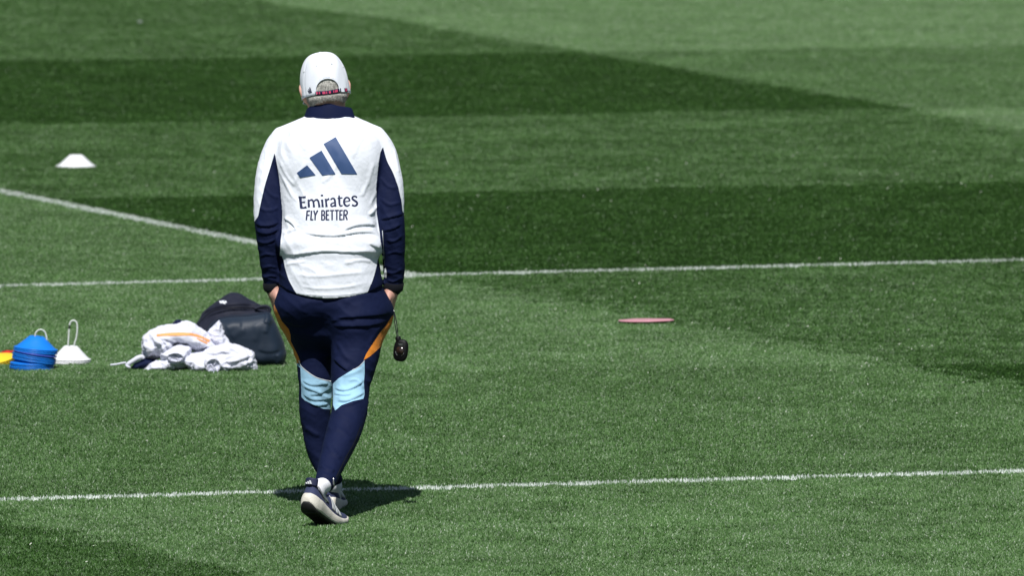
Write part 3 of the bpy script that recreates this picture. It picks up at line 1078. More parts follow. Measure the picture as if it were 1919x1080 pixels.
# cuffs
for arm in (ARM_L, ARM_R):
    p, r = path_px(arm)
    d = np.array(p[-1]) - np.array(p[-2])
    d /= np.linalg.norm(d)
    R = r[-1]
    c = np.array(p[-1])
    rings = []
    prof = [(-.020, 1.12), (-.012, 1.19), (.0, 1.17), (.008, 1.13), (.013, 1.05), (.012, .93), (.0, .90)]
    pts = [c + d * t for t, _ in prof]
    V, F = sweep(pts, [R * k for _, k in prof], 28, cap=False)
    V = np.array(V)
    nv_ = vnoise(V * 120)
    V[:, 0] += nv_ * .0015
    mesh_obj("cuff", V, F, M['black_cloth'], shirt)

# collar: folded navy band standing round the neck
def collar():
    V, F = [], []
    seg = 72
    prof = [(1.10, -.030), (1.06, -.004), (1.02, .012), (.965, .026), (.925, .036), (.885, .041), (.855, .039), (.84, .03), (.84, .0)]
    c = P(617, 217, .380)
    for i in range(seg):
        a = 2 * math.pi * i / seg
        ca, sa = math.cos(a), math.sin(a)
        tip = math.exp(-((a - 5.75) / .22) ** 2)                               # the fold sticks out at the right
        for k, (rr, z) in enumerate(prof):
            rx = .092 * rr + (0.015 * tip if k < 6 else 0)
            ry = .086 * rr
            x = c[0] + rx * ca
            y = c[1] + ry * sa
            zz = c[2] + z + 0.000 + (-.018) * max(0, -sa) * 0 - .030 * (sa * .5 + .5) + .004 * (ca) * -1 + .010 * (1 - abs(ca)) + .0015 * math.sin(a * 7)
            V.append((x, y, zz))
    n = len(prof)
    for i in range(seg):
        i2 = (i + 1) % seg
        for k in range(n - 1):
            F.append((i * n + k, i2 * n + k, i2 * n + k + 1, i * n + k + 1))
    return V, F
V, F = collar()
mesh_obj("collar", V, F, M['navy_cloth'], shirt)

# emblem: three slanted bars, then the two lines of lettering
for qd in ([(606.5, 269.5), (629, 256.5), (669.5, 326.5), (640, 326)], [(580, 295.5), (602.5, 282), (628.8, 326.3), (603.8, 328.5)], [(556, 324), (575.5, 309.5), (591.5, 328), (562.5, 333)]):
    print_quad("logo_bar", shb, qd, M['print_blue'], shirt)
def Z2(pts):
    return [(460 + x / 3.856, 300 + y / 3.856) for x, y in pts]
W = 1 / 3.856
LET = [
    [([(395, 268), (399, 308), (404, 346)], [15, 13, 15]), ([(383, 267), (410, 269), (436, 267)], [9, 7, 11]), ([(400, 306), (430, 304)], [6, 8]), ([(398, 345), (420, 345), (441, 340)], [9, 8, 12])],
    [([(454, 284), (457, 312), (459, 341)], [9, 11, 12]), ([(489, 296), (493, 318), (495, 341)], [9, 10, 12]), ([(527, 298), (531, 318), (534, 341)], [9, 10, 12]),
     ([(457, 304), (466, 291), (480, 287), (490, 299)], [5, 7, 10, 9]), ([(493, 304), (503, 290), (517, 286), (528, 299)], [5, 7, 10, 9])],
    [([(553, 285), (556, 312), (558, 340)], [12, 10, 12]), ([(553, 249), (553, 261)], [12, 12])],
    [([(579, 279), (583, 308), (586, 339)], [11, 10, 12]), ([(584, 300), (592, 286), (606, 280)], [5, 8, 11])],
    [([(615, 287), (627, 276), (641, 279), (647, 298), (650, 337)], [7, 8, 10, 10, 11]), ([(647, 306), (632, 310), (619, 318), (619, 331), (632, 334), (647, 322)], [6, 7, 9, 9, 7, 5])],
    [([(676, 254), (678, 285), (680, 318), (688, 332), (702, 326)], [7, 11, 11, 9, 6]), ([(665, 276), (701, 272)], [7, 6])],
    [([(713, 301), (735, 298), (753, 295)], [5, 5, 5]), ([(753, 296), (748, 277), (732, 269), (718, 279), (712, 301), (718, 322), (735, 332), (754, 320)], [9, 8, 8, 10, 11, 10, 8, 5])],
    [([(806, 270), (792, 261), (776, 265), (772, 278), (788, 292), (805, 304), (806, 320), (790, 331), (770, 324)], [8, 7, 9, 10, 10, 10, 10, 8, 10])],
    # FLY BETTER
    [([(446, 366), (440, 434)], [9, 9]), ([(442, 369), (468, 367)], [8, 8]), ([(443, 399), (463, 398)], [8, 8])],
    [([(478, 365), (472, 433)], [9, 9]), ([(470, 431), (490, 431)], [8, 8])],
    [([(494, 364), (504, 399)], [9, 9]), ([(522, 363), (504, 400)], [9, 9]), ([(504, 398), (503, 434)], [9, 9])],
    [([(552, 364), (551, 434)], [9, 9]), ([(549, 366), (566, 366), (571, 380), (566, 395), (552, 397)], [7, 8, 9, 8, 7]), ([(552, 397), (567, 399), (573, 415), (567, 431), (549, 432)], [7, 8, 9, 8, 7])],
    [([(585, 363), (585, 434)], [9, 9]), ([(583, 366), (606, 365)], [8, 8]), ([(584, 397), (602, 396)], [8, 8]), ([(583, 431), (606, 430)], [8, 8])],
    [([(611, 365), (641, 364)], [8, 8]), ([(626, 364), (626, 434)], [9, 9])],
    [([(645, 364), (675, 363)], [8, 8]), ([(660, 363), (660, 434)], [9, 9])],
    [([(683, 362), (682, 433)], [9, 9]), ([(681, 365), (703, 364)], [8, 8]), ([(683, 396), (700, 395)], [8, 8]), ([(681, 430), (703, 429)], [8, 8])],
    [([(713, 362), (710, 433)], [9, 9]), ([(711, 364), (728, 363), (736, 377), (731, 393), (712, 396)], [7, 8, 9, 8, 7]), ([(722, 395), (735, 433)], [9, 9])],
]
for li_, strokes in enumerate(LET):
    printed("letter", shb, [(Z2(p), [x * W * (1.42 if li_ < 8 else 1.2) for x in w]) for p, w in strokes], M['print_navy'], shirt)

# white piping along the sewn edges
printed("piping", shb, [([(513, 290), (506, 313), (496, 346), (488, 380), (483, 405)], [1.6])], M['piping'], shirt, 0.0015)
printed("piping", shb, [([(719, 277), (726, 301), (737, 323), (747, 350), (753, 375), (755, 396)], [1.6])], M['piping'], shirt, 0.0015)
printed("piping", shb, [([(532, 488), (535, 503), (542, 525), (550, 540)], [1.3])], M['piping'], shirt, 0.0015)
printed("piping", shb, [([(707, 490), (702, 512), (695, 533)], [1.3])], M['piping'], shirt, 0.0015)

printed("piping", shb, [([(716.5, 432), (718.5, 460), (720.5, 500)], [1.0])], M['piping'], shirt, 0.0015)
printed("sleeve_flash", shb, [([(721, 503), (722, 512), (722, 521)], [4, 6, 4])], M['piping'], shirt, 0.0015)
# ---- trousers
gt = Grid((-0.30, -0.32, 0.08), (0.32, 0.54, 0.96), 0.0035)
PELV = [(505, 532, 710, .225, .11), (530, 525, 716, .225, .125), (545, 522, 719, .225, .135), (558, 517, 727, .23, .145), (572, 513, 735, .235, .150), (585, 513, 738, .235, .136), (600, 519, 735, .24, .122), (615, 529, 730, .245, .112), (628, 539, 717, .25, .105), (645, 550, 707, .262, .083), (662, 566, 700, .28, .052)]
gt.loft(rows_px(PELV), 2.2, 0.0)
for leg in (LEG_R, LEG_L):
    p, r = path_px(leg)
    gt.tube(p, r, 0.03, 5)
gt.ball(P(577, 574, .175), (.074, .058, .05), 0.05)
gt.ball(P(662, 600, .135), (.080, .066, .078), 0.05)
tv, tf = gt.mesh(2)
tr_folds = [
    ('lip', [(622, 596), (655, 594), (695, 592), (735, 586)], 5.0, .007),
    ('lip', [(622, 611), (660, 612), (700, 609), (733, 598)], 4.0, .006),
    ('ridge', [(618, 602), (640, 598), (670, 597)], 3.0, .004),
    ('lip', [(626, 672), (640, 686), (655, 697)], 4.0, .006),
    ('ridge', [(640, 570), (665, 556), (700, 552)], 6.0, .004),
    ('ridge', [(560, 575), (580, 566), (610, 566)], 6.0, .004),
    ('lip', [(520, 590), (545, 606), (580, 612)], 5.0, .004),
    ('ridge', [(632, 640), (645, 665), (660, 680)], 4.0, .003),
    ('ridge', [(716, 606), (700, 630), (690, 650)], 4.0, .003),
    ('lip', [(566, 712), (585, 722), (618, 719)], 2.6, .003),
    ('lip', [(567, 724), (582, 730), (606, 739)], 2.6, .003),
    ('lip', [(580, 741), (600, 738), (621, 728)], 3.0, .003),
    ('lip', [(566, 737), (584, 749), (620, 750)], 2.6, .003),
    ('lip', [(578, 757), (600, 761), (618, 757)], 2.6, .004),
    ('lip', [(626, 727), (646, 733), (668, 724), (682, 712)], 2.6, .005),
    ('lip', [(626, 738), (645, 742), (660, 740)], 2.6, .004),
    ('lip', [(630, 751), (652, 752), (684, 736)], 2.8, .005),
    ('ridge', [(626, 759), (650, 760), (680, 748)], 2.6, .003),
    ('ridge', [(652, 716), (668, 712), (683, 730)], 2.6, .003),
    ('ridge', [(640, 706), (660, 700), (680, 690)], 3.5, .003),
    ('ridge', [(626, 800), (645, 812), (660, 830)], 5.0, .003),
    ('ridge', [(612, 830), (626, 850), (642, 860)], 5.0, .004),
    ('ridge', [(600, 872), (612, 880), (628, 884)], 4.0, .005),
    ('ridge', [(600, 888), (612, 892), (626, 898)], 3.0, .004),
    ('ridge', [(572, 800), (586, 812), (600, 818)], 5.0, .003),
]
tv = folds(tv, tf, tr_folds)
tn = normals(tv, tf)
q = tv * np.array((13, 13, 24.0)) + np.column_stack((0 * tv[:, 0], 0 * tv[:, 0], tv[:, 0] * 14))
kn = np.exp(-((tv[:, 2] - P(620, 740, .25)[2]) / .07) ** 2)
tv = tv + tn * (0.0016 * ridged(q + 9) * (1 + kn) + 0.0006 * vnoise(tv * 90))[:, None]
KNEE_L = [(540, 676), (556, 678), (562, 686), (575, 697), (590, 707), (605, 712), (622.5, 714.5), (622.5, 744), (620, 768), (606, 767), (585, 758), (571, 751), (565, 745), (564, 715), (563, 690)]
KNEE_R = [(623.5, 720), (634, 710), (650, 700), (660, 694), (672, 688), (683, 676), (683.5, 700), (682, 718), (683.5, 740), (681, 748), (662, 752), (640, 760), (628, 770), (624, 760)]
STR_R = [(735, 592), (742, 592), (738, 612), (727, 634), (712, 652), (694, 668), (681, 676), (686, 664), (698, 645), (710, 626), (722, 612)]
STR_L = [(500, 560), (511.5, 563), (514.5, 572), (519, 582), (528, 602), (541, 617), (544.5, 628), (545, 640), (551, 652), (559, 668), (563, 680), (556, 682), (540, 664), (520, 640), (500, 600)]
isL = lambda c, n: (proj(c)[:, 0] < 622.5) & (n[:, 1] < .5)
isR = lambda c, n: (proj(c)[:, 0] > 618) & (n[:, 1] < .6)
tp = [(KNEE_L, isL), (KNEE_R, isR), (STR_L, isL), (STR_R, isR)]
tn_ = [("knee_panel", M['sky_cloth']), ("knee_panel", M['sky_cloth']), ("side_stripe", M['orange_cloth']), ("side_stripe", M['orange_cloth'])]
to, tv2 = split_panels("trousers", tv, tf, tp, M['navy_cloth'], person, tn_)
trousers = to[0]
trb = bvh_of(tv, tf)
printed("piping", trb, [([(560, 676), (564, 686), (576, 697), (591, 707), (606, 712), (621, 715)], [1.4])], M['piping'], trousers, 0.0015)
printed("piping", trb, [([(683, 677), (672, 688), (660, 694)], [1.0])], M['piping'], trousers, 0.0015)
# ankle zip of the trailing leg
printed("zip", trb, [([(676, 800), (664, 830), (650, 855), (640, 875), (630, 895)], [1.3])], M['black_cloth'], trousers, 0.0018)
zp = P(625, 902, -.31)
V, F = sweep([zp + np.array((0, 0, .012)), zp, zp + np.array((.001, 0, -.014)), zp + np.array((.004, -.001, -.022))], [.0022, .003, .0028, .002], 8)
mesh_obj("zip_pull", V, F, M['steel'], trousers)

# ---- cap
def cap():
    NA, NB = 168, 44
    Rx, Ry, Rz = .0935, .111, .168
    cut = []
    V, F, keepf = [], [], []
    def open_(a, h):
        dx = a * .098                                       # arc distance from the middle of the back
        return (dx / .049) ** 2 + ((h - .014) / .042) ** 2
    for j in range(NB + 1):
        t = j / NB
        for i in range(NA):
            a = 2 * math.pi * i / NA - math.pi                # 0 = back
            ph = t * math.pi / 2 * .985
            ex = 0.66
            cr = math.cos(ph) ** ex
            zr = math.sin(ph) ** .84
            seam = min(abs(((a + math.pi / 6) % (math.pi / 3)) - math.pi / 6), 1) if False else abs(((a) % (math.pi / 3)) - math.pi / 6)
            g = -.0022 * math.exp(-((math.pi / 6 - seam) * cr / .03) ** 2) + .0012 * math.sin(a * 5 + t * 7) * (1 - t) + .0010 * math.sin(a * 9 - t * 11) * (1 - t)
            x = (Rx + g) * cr * math.sin(a)
            y = -(Ry + g) * cr * math.cos(a)
            z = Rz * zr
            V.append([x, y, z, a, z])
    V = np.array(V)
    # pull points beside the opening onto its edge
    for j in range(NB):
        for i in range(NA):
            k = [j * NA + i, j * NA + (i + 1) % NA, (j + 1) * NA + (i + 1) % NA, (j + 1) * NA + i]
            am = V[k, 3].mean() if i < NA - 1 else 3.1
            hm = V[k, 4].mean()
            if abs(am) < 1.0 and hm > .0 and (open_(am, hm) < 1 if hm > .014 else abs(am * .098) < .049):
                continue
            F.append(k)
    return V, F
Vc, Fc = cap()
CAPO = H(0, -.002, -.050)
TILT = Matrix.Rotation(math.radians(15), 3, 'X')
def CW(p):
    return np.array(CAPO) + np.array(HR @ (TILT @ Vector(p)))
capw = [CW(p[:3]) for p in Vc]
crown = mesh_obj("cap", capw, Fc, M['white_cloth'], person)
sm = crown.modifiers.new("thickness", 'SOLIDIFY')
sm.thickness = 0.0022
sm.offset = -1
# opening trim
def cap_pt(a, h, lift=0.0):
    zr = min(1, h / .168)
    ph = math.asin(zr ** (1 / .84))
    cr = math.cos(ph) ** .66
    return CW(((.0935 + lift) * cr * math.sin(a), -(.111 + lift) * cr * math.cos(a), h))
tr = []
for i in range(33):
    an = math.pi * i / 32
    tr.append(cap_pt(-.049 / .098 * math.cos(an) * 1.0, .014 + .042 * math.sin(an), .0006))
tr = [cap_pt(-.5, .001, .0006)] + tr + [cap_pt(.5, .001, .0006)]
V, F = sweep(tr, .0021, 8)
mesh_obj("opening_trim", V, F, M['white_cloth'], crown)
# back strap with its dark and red print
def strap(a0, a1, m, lift, h0=.0005, h1=.0145, nm="strap"):
    V, F = [], []
    n = 24
    for i in range(n + 1):
        a = a0 + (a1 - a0) * i / n
        sag = -.006 * math.cos(min(1, abs(a) / .55) * math.pi / 2) 
        for h in (h0, (h0 + h1) / 2, h1):
            p = cap_pt(a, max(0.0002, h), lift)
            p = p + np.array(HR @ Vector((0, 0, sag)))
            V.append(p)
    for i in range(n):
        for k in range(2):
            F.append((i * 3 + k, i * 3 + k + 3, i * 3 + k + 4, i * 3 + k + 1))
    return mesh_obj(nm, V, F, m, crown)
st = strap(-.54, .98, M['navy_cloth'], .0012)
sd_ = st.modifiers.new("thickness", 'SOLIDIFY')
sd_.thickness = .0016
for a0, a1 in ((-.50, -.42), (-.38, -.33), (-.24, -.12), (-.09, -.05), (.02, .10), (.2, .24), (.27, .40)):
    strap(a0, a1, M['strap_red'], .0022, .003, .0125, "strap_print")
strap(.56, .74, M['white_cloth'], .0026, -.0005, .0155, "strap_tab")
strap(.80, .92, M['strap_red'], .0022, .002, .0135, "strap_print")
for (b0, b1, hh) in ((-.80, -.755, .012), (-.745, -.70, .017), (-.69, -.645, .022)):
    V = [cap_pt(b0 - .03, .011, .0012), cap_pt(b1 - .03, .011, .0012), cap_pt(b1 - .06, .011 + hh * .5, .0012), cap_pt(b0 - .06, .011 + hh * .5, .0012),
         cap_pt(b1 - .09, .011 + hh, .0012), cap_pt(b0 - .09, .011 + hh, .0012)]
    mesh_obj("logo_bar", V, [(0, 1, 2, 3), (3, 2, 4, 5)], M['navy_cloth'], crown)
for a_, h_ in ((-.36, .112), (.36, .112), (-1.1, .10), (1.1, .10)):
    c_ = cap_pt(a_, h_, .0008)
    n_ = Vector(c_ - CW((0, 0, .03))).normalized()
    q_ = n_.to_track_quat('Z', 'Y').to_matrix().to_4x4()
    V, F = lathe([(.0012, -.0006), (.0014, .0006), (.0032, .0008), (.0038, -.0004)], 14, Matrix.Translation(Vector(c_)) @ q_)
    mesh_obj("eyelet", V, F, M['shoe_stripe'], crown)
# button on top and the peak in front
V, F = lathe([(0.0, .0035), (.004, .0032), (.0065, .0015), (.0075, -.002)], 16)
top = CW((0, 0, .1675))
R4 = Matrix.Translation(Vector(top)) @ (HR @ TILT).to_4x4()
mesh_obj("button", [tuple(R4 @ Vector(p)) for p in V], F, M['white_cloth'], crown)
V, F = [], []
for i in range(25):
    a = math.pi * (.18 + .64 * i / 24)
    for k in range(7):
        t = k / 6
        x = math.cos(a) * (.088 + .012 * t)
        y = math.sin(a) * (.110 + .0 * t) + t * .075 * math.sin((i / 24) * math.pi) ** .5
        z = .012 - .020 * t - .10 * x * x * 10 * t * .25
        V.append(CW((x, y, z)))
for i in range(24):
    for k in range(6):
        F.append((i * 7 + k, i * 7 + k + 1, (i + 1) * 7 + k + 1, (i + 1) * 7 + k))
pk = mesh_obj("peak", V, F, M['white_cloth'], crown)
pm = pk.modifiers.new("thickness", 'SOLIDIFY')
pm.thickness = .003

# ---- hair: cropped cap of hair plus short strands over the nape
gh = Grid(np.array(HC) - .15, np.array(HC) + .15, 0.004)
gh.ball(H(0, -.004, .022), (.0805, .1005, .094), 0, HRl)
gh.ball(H(0, -.042, -.050), (.079, .080, .082), .03, HRl)
hv, hf = gh.mesh(1)
# the cap presses the hair flat
CMi = np.array((HR @ TILT).inverted())
def cap_local(pts):
    return (np.asarray(pts) - np.array(CAPO)) @ CMi.T
hl_ = cap_local(hv)
rr_ = np.sqrt((hl_[:, 0] / .0935) ** 2 + (hl_[:, 1] / .111) ** 2) + 1e-9
zf_ = np.clip(hl_[:, 2] / .168, 0, 1)
lim_ = np.cos(np.arcsin(zf_ ** (1 / .84))) ** .66 * .955
lim_ = np.where(hl_[:, 2] > 0, lim_, .955 + np.clip(-hl_[:, 2] - .004, 0, 1) * 9)
kk_ = np.minimum(1, lim_ / rr_)
hl_[:, 0] *= kk_
hl_[:, 1] *= kk_
hl_[:, 2] = np.minimum(hl_[:, 2], .150)
hv = np.array(CAPO) + hl_ @ np.array(HR @ TILT).T
loc = (np.array(hv) - np.array(HC)) @ np.array(HR)                  # head-local
edge = -.082 + .012 * np.abs(np.sin(loc[:, 0] * 60)) * .5
kept = (loc[:, 2] > -.100 + np.clip(loc[:, 1] + .05, 0, 1) * 1.1 - 0) & (loc[:, 1] < .06)
ok = kept[hf].all(1)
ff = hf[ok]
used, inv = np.unique(ff, return_inverse=True)
hair = mesh_obj("hair", hv[used], inv.reshape(-1, 4), M['hair'], person)
hn = normals(hv, hf)
V, F = [], []
back = [i for i in np.where(kept)[0] if hl_[i, 1] < .02 and (hl_[i, 2] < -.008 or (hl_[i, 1] < 0 and .016 < hl_[i, 2] < .040 and abs(hl_[i, 0]) < .030))]
Rm = np.array(HR)
for _ in range(3200):
    i = back[rng.integers(len(back))]
    base = hv[i] + rng.normal(0, .0015, 3)
    d = Rm @ np.array((rng.normal(0, .16), 0, -1.0))
    nrm = hn[i]
    d = d - nrm * (d @ nrm) + nrm * rng.uniform(.05, .25)
    d /= np.linalg.norm(d)
    L = rng.uniform(.008, .015)
    sd = np.cross(d, nrm) * .0007
    k = len(V)
    V += [base - sd, base + sd, base + d * L + nrm * .0006]
    F.append((k, k + 1, k + 2))
strands = mesh_obj("strands", V, F, M['hair'], hair, smooth=False)
strands["kind"] = "stuff"

# ---- shoes and socks
def shoe(heel, yaw, pitch, parent_person, roll=0.0):
    L = .318
    flexu = .66
    N = 40
    # sole path in (y, z): flat forefoot, then rising to the heel
    ys, zs, an = [], [], []
    y, z = 0.0, 0.0
    us = np.linspace(0, 1, N + 1)
    ang = [pitch * (1 - min(1, max(0, (u - .50) / .28))) for u in us]     # angle of climb towards the heel
    pts = [np.array((0.0, 0.0))]
    for i in range(N):
        a = -(ang[i] + ang[i + 1]) / 2
        pts.append(pts[-1] + np.array((math.cos(a), math.sin(a))) * L / N)
    pts = np.array(pts)
    pts[:, 1] -= pts[int(N * .78):, 1].min()
    Rz = Matrix.Rotation(yaw, 3, 'Z')
    hz = Vector(heel)
    def W3(u, x, h):
        f = u * N
        i = int(min(N - 1, max(0, math.floor(f))))
        t = f - i
        p = pts[i] * (1 - t) + pts[i + 1] * t
        a = -(ang[i] * (1 - t) + ang[i + 1] * t)
        v = Vector((x, p[0] - math.sin(a) * h, p[1] + math.cos(a) * h))
        v = Matrix.Rotation(roll, 3, 'Y') @ v
        return np.array(Rz @ v) + np.array((hz.x, hz.y, 0.0))
    halfw = lambda u: np.interp(u, [0, .03, .08, .16, .3, .45, .6, .75, .86, .94, .98, 1], [.012, .026, .034, .039, .038, .040, .047, .050, .046, .034, .021, .008])
    toe_spring = lambda u: .018 * max(0, (u - .84) / .16) ** 2 + .022 * max(0, (.13 - u) / .13) ** 1.6
    def band(name, z0, z1, bulge, m, par, w0=1.0, w1=1.0, us_=np.linspace(0, 1, 49), nz=6, top=True, bot=True):
        V, F = [], []
        ring = 0
        for u in us_:
            w = halfw(u)
            prof = []
            for k in range(nz + 1):
                t = k / nz
                h = z0(u) * (1 - t) + z1(u) * t
                ww = (w0 * (1 - t) + w1 * t) * w + bulge * math.sin(math.pi * t)
                prof.append((ww, h))
            row = [(-ww, h) for ww, h in prof] + [(ww, h) for ww, h in prof[::-1]]
            ring = len(row)
            for x, h in row:
                V.append(W3(u, x, h))
        n = len(us_)
        for i in range(n - 1):
            for j in range(ring):
                j2 = (j + 1) % ring
                F.append((i * ring + j, (i + 1) * ring + j, (i + 1) * ring + j2, i * ring + j2))
        F.append(tuple(range(ring)))
        F.append(tuple((n - 1) * ring + j for j in range(ring))[::-1])
        return mesh_obj(name, V, F, m, par)
    zb = lambda u: toe_spring(u)
    z1_ = lambda u: toe_spring(u) + .007
    ztop = lambda u: np.interp(u, [0, .04, .2, .5, .8, 1], [.056, .055, .050, .037, .028, .030]) + .3 * toe_spring(u)
    # upper: swelling knit body
    hup = lambda u: np.interp(u, [0, .03, .08, .14, .22, .32, .42, .55, .7, .85, .95, 1], [.106, .112, .114, .104, .092, .096, .104, .088, .066, .052, .044, .034])
    V, F = [], []
    us_ = np.linspace(0.012, .985, 49)
    for u in us_:
        w = halfw(u) * .93
        t0 = ztop(u) - .006
        hh = hup(u) - t0
        for k in range(17):
            a = math.pi * k / 16
            ex = .72
            x = -w * np.sign(math.cos(a)) * abs(math.cos(a)) ** ex
            h = t0 + hh * abs(math.sin(a)) ** (.80)
            nrw = 1 - .30 * (math.sin(a)) * (1 if u < .4 else .5)
            V.append(W3(u, x * nrw, h))
    n = len(us_)
    for i in range(n - 1):
        for j in range(16):
            F.append((i * 17 + j, (i + 1) * 17 + j, (i + 1) * 17 + j + 1, i * 17 + j + 1))
    F.append(tuple(range(17)))
    F.append(tuple((n - 1) * 17 + j for j in range(17))[::-1])
    F = [q[::-1] for q in F]
    up = mesh_obj("shoe", V, F, M['shoe_knit'], parent_person)
    band("midsole", z1_, ztop, .0035, M['foam'], up, .96, 1.0)
    band("outsole", zb, z1_, .0, M['rubber'], up, .90, .955)
    # grooves of the tread
    for g in (.12, .22, .32, .58, .68, .78):
        V = [W3(g, -halfw(g) * .8, zb(g) - .002), W3(g, halfw(g) * .8, zb(g) - .002), W3(g + .05, halfw(g) * .8, zb(g + .05) - .002), W3(g + .05, -halfw(g) * .8, zb(g + .05) - .002),
             W3(g, -halfw(g) * .8, zb(g) + .002), W3(g, halfw(g) * .8, zb(g) + .002), W3(g + .05, halfw(g) * .8, zb(g + .05) + .002), W3(g + .05, -halfw(g) * .8, zb(g + .05) + .002)]
        mesh_obj("tread_block", V, [(0, 1, 2, 3), (4, 7, 6, 5), (0, 4, 5, 1), (1, 5, 6, 2), (2, 6, 7, 3), (3, 7, 4, 0)], M['rubber'], up, smooth=False)
    # surface point of the upper: s = -1..1 across (left to right), lifted a little
    def surf(u, k, lift=.0015):
        w = halfw(u) * .93 + lift
        t0 = ztop(u) - .006
        hh = hup(u) - t0 + lift
        a = math.pi * k
        x = -w * np.sign(math.cos(a)) * abs(math.cos(a)) ** .72
        nrw = 1 - .30 * math.sin(a) * (1 if u < .4 else .5)
        return W3(u, x * nrw, t0 + hh * abs(math.sin(a)) ** .8)
    def patch(nm, corners, m, lift=.002, n=8):
        """corners: four (u, k)"""
        V, F = [], []
        a, b, c, d = [np.array(x, float) for x in corners]
        for j in range(n + 1):
            for i in range(n + 1):
                s, t = i / n, j / n
                q = (a * (1 - s) + b * s) * (1 - t) + (d * (1 - s) + c * s) * t
                V.append(surf(q[0], q[1], lift))
        for j in range(n):
            for i in range(n):
                F.append((j * (n + 1) + i, j * (n + 1) + i + 1, (j + 1) * (n + 1) + i + 1, (j + 1) * (n + 1) + i))
        o = mesh_obj(nm, V, F, m, up)
        sd = o.modifiers.new("thickness", 'SOLIDIFY')
        sd.thickness = .0016
        sd.offset = 0
        return o
    for s in (0, 1):
        f = (lambda k: 1 - k) if s else (lambda k: k)
        for u0 in (.40, .495, .59):
            patch("stripe", [(u0 + .045, f(.06)), (u0 + .105, f(.06)), (u0 + .065, f(.34)), (u0 + .0, f(.34))], M['shoe_stripe'])
        patch("heel_counter", [(.07, f(.16)), (.36, f(.10)), (.25, f(.33)), (.14, f(.40))], M['shoe_grey'], .004)
        patch("lace_panel", [(.40, f(.34)), (.66, f(.34)), (.64, f(.44)), (.42, f(.44))], M['shoe_dark'])
    # heel pull tab
    V, F = [], []
    for j in range(7):
        for i in range(9):
            s, t = i / 8 * 2 - 1, j / 6
            V.append(W3(.004 + .055 * s * s, s * .024, .094 + .030 * t) - np.array(Rz @ Vector((0, .003 + .004 * t, 0))))
    for j in range(6):
        for i in range(8):
            F.append((j * 9 + i, j * 9 + i + 1, (j + 1) * 9 + i + 1, (j + 1) * 9 + i))
    tb = mesh_obj("heel_tab", V, F, M['shoe_dark'], up)
    sd = tb.modifiers.new("thickness", 'SOLIDIFY')
    sd.thickness = .004
    sd.offset = 1
    for x0, hh in ((-.012, .006), (-.003, .010), (.006, .014)):
        c0 = lambda x, h: W3(.004, x, .100 + h) - np.array(Rz @ Vector((0, .0105 + .004 * h / .03, 0)))
        mesh_obj("logo_bar", [c0(x0, 0), c0(x0 + .007, 0), c0(x0 + .007 - hh * .5, hh), c0(x0 - hh * .5, hh)], [(0, 1, 2, 3)], M['shoe_stripe'], up, smooth=False)
    return W3, up
# trailing right foot: heel lifted, turned out
hr = P(594, 955, -.245)
W3r, shoe_r = shoe((hr[0] - .042, -.46, 0), math.radians(-27), math.radians(24), person)
p0 = W3r(.20, 0, .085)
V, F = sweep(resample3 if False else [P(610, 900, -.27), P(608, 910, -.285), p0 + np.array((0, 0, .02)), p0 + np.array((0.006, .02, -.03))], [.026, .031, .034, .038], 20)
mesh_obj("sock", V, F, M['sock'], person)
# leading left foot flat on the turf
hl = P(618, 955, .265)
W3l, shoe_l = shoe((hl[0], .26, 0), math.radians(-3), math.radians(0), person)
p0 = W3l(.19, 0, .085)
V, F = sweep([P(625, 893, .272), P(626, 910, .275), p0 + np.array((0.004, 0, .01)), p0 + np.array((0.002, .02, -.03))], [.028, .031, .036, .038], 20)
mesh_obj("sock", V, F, M['sock'], person)

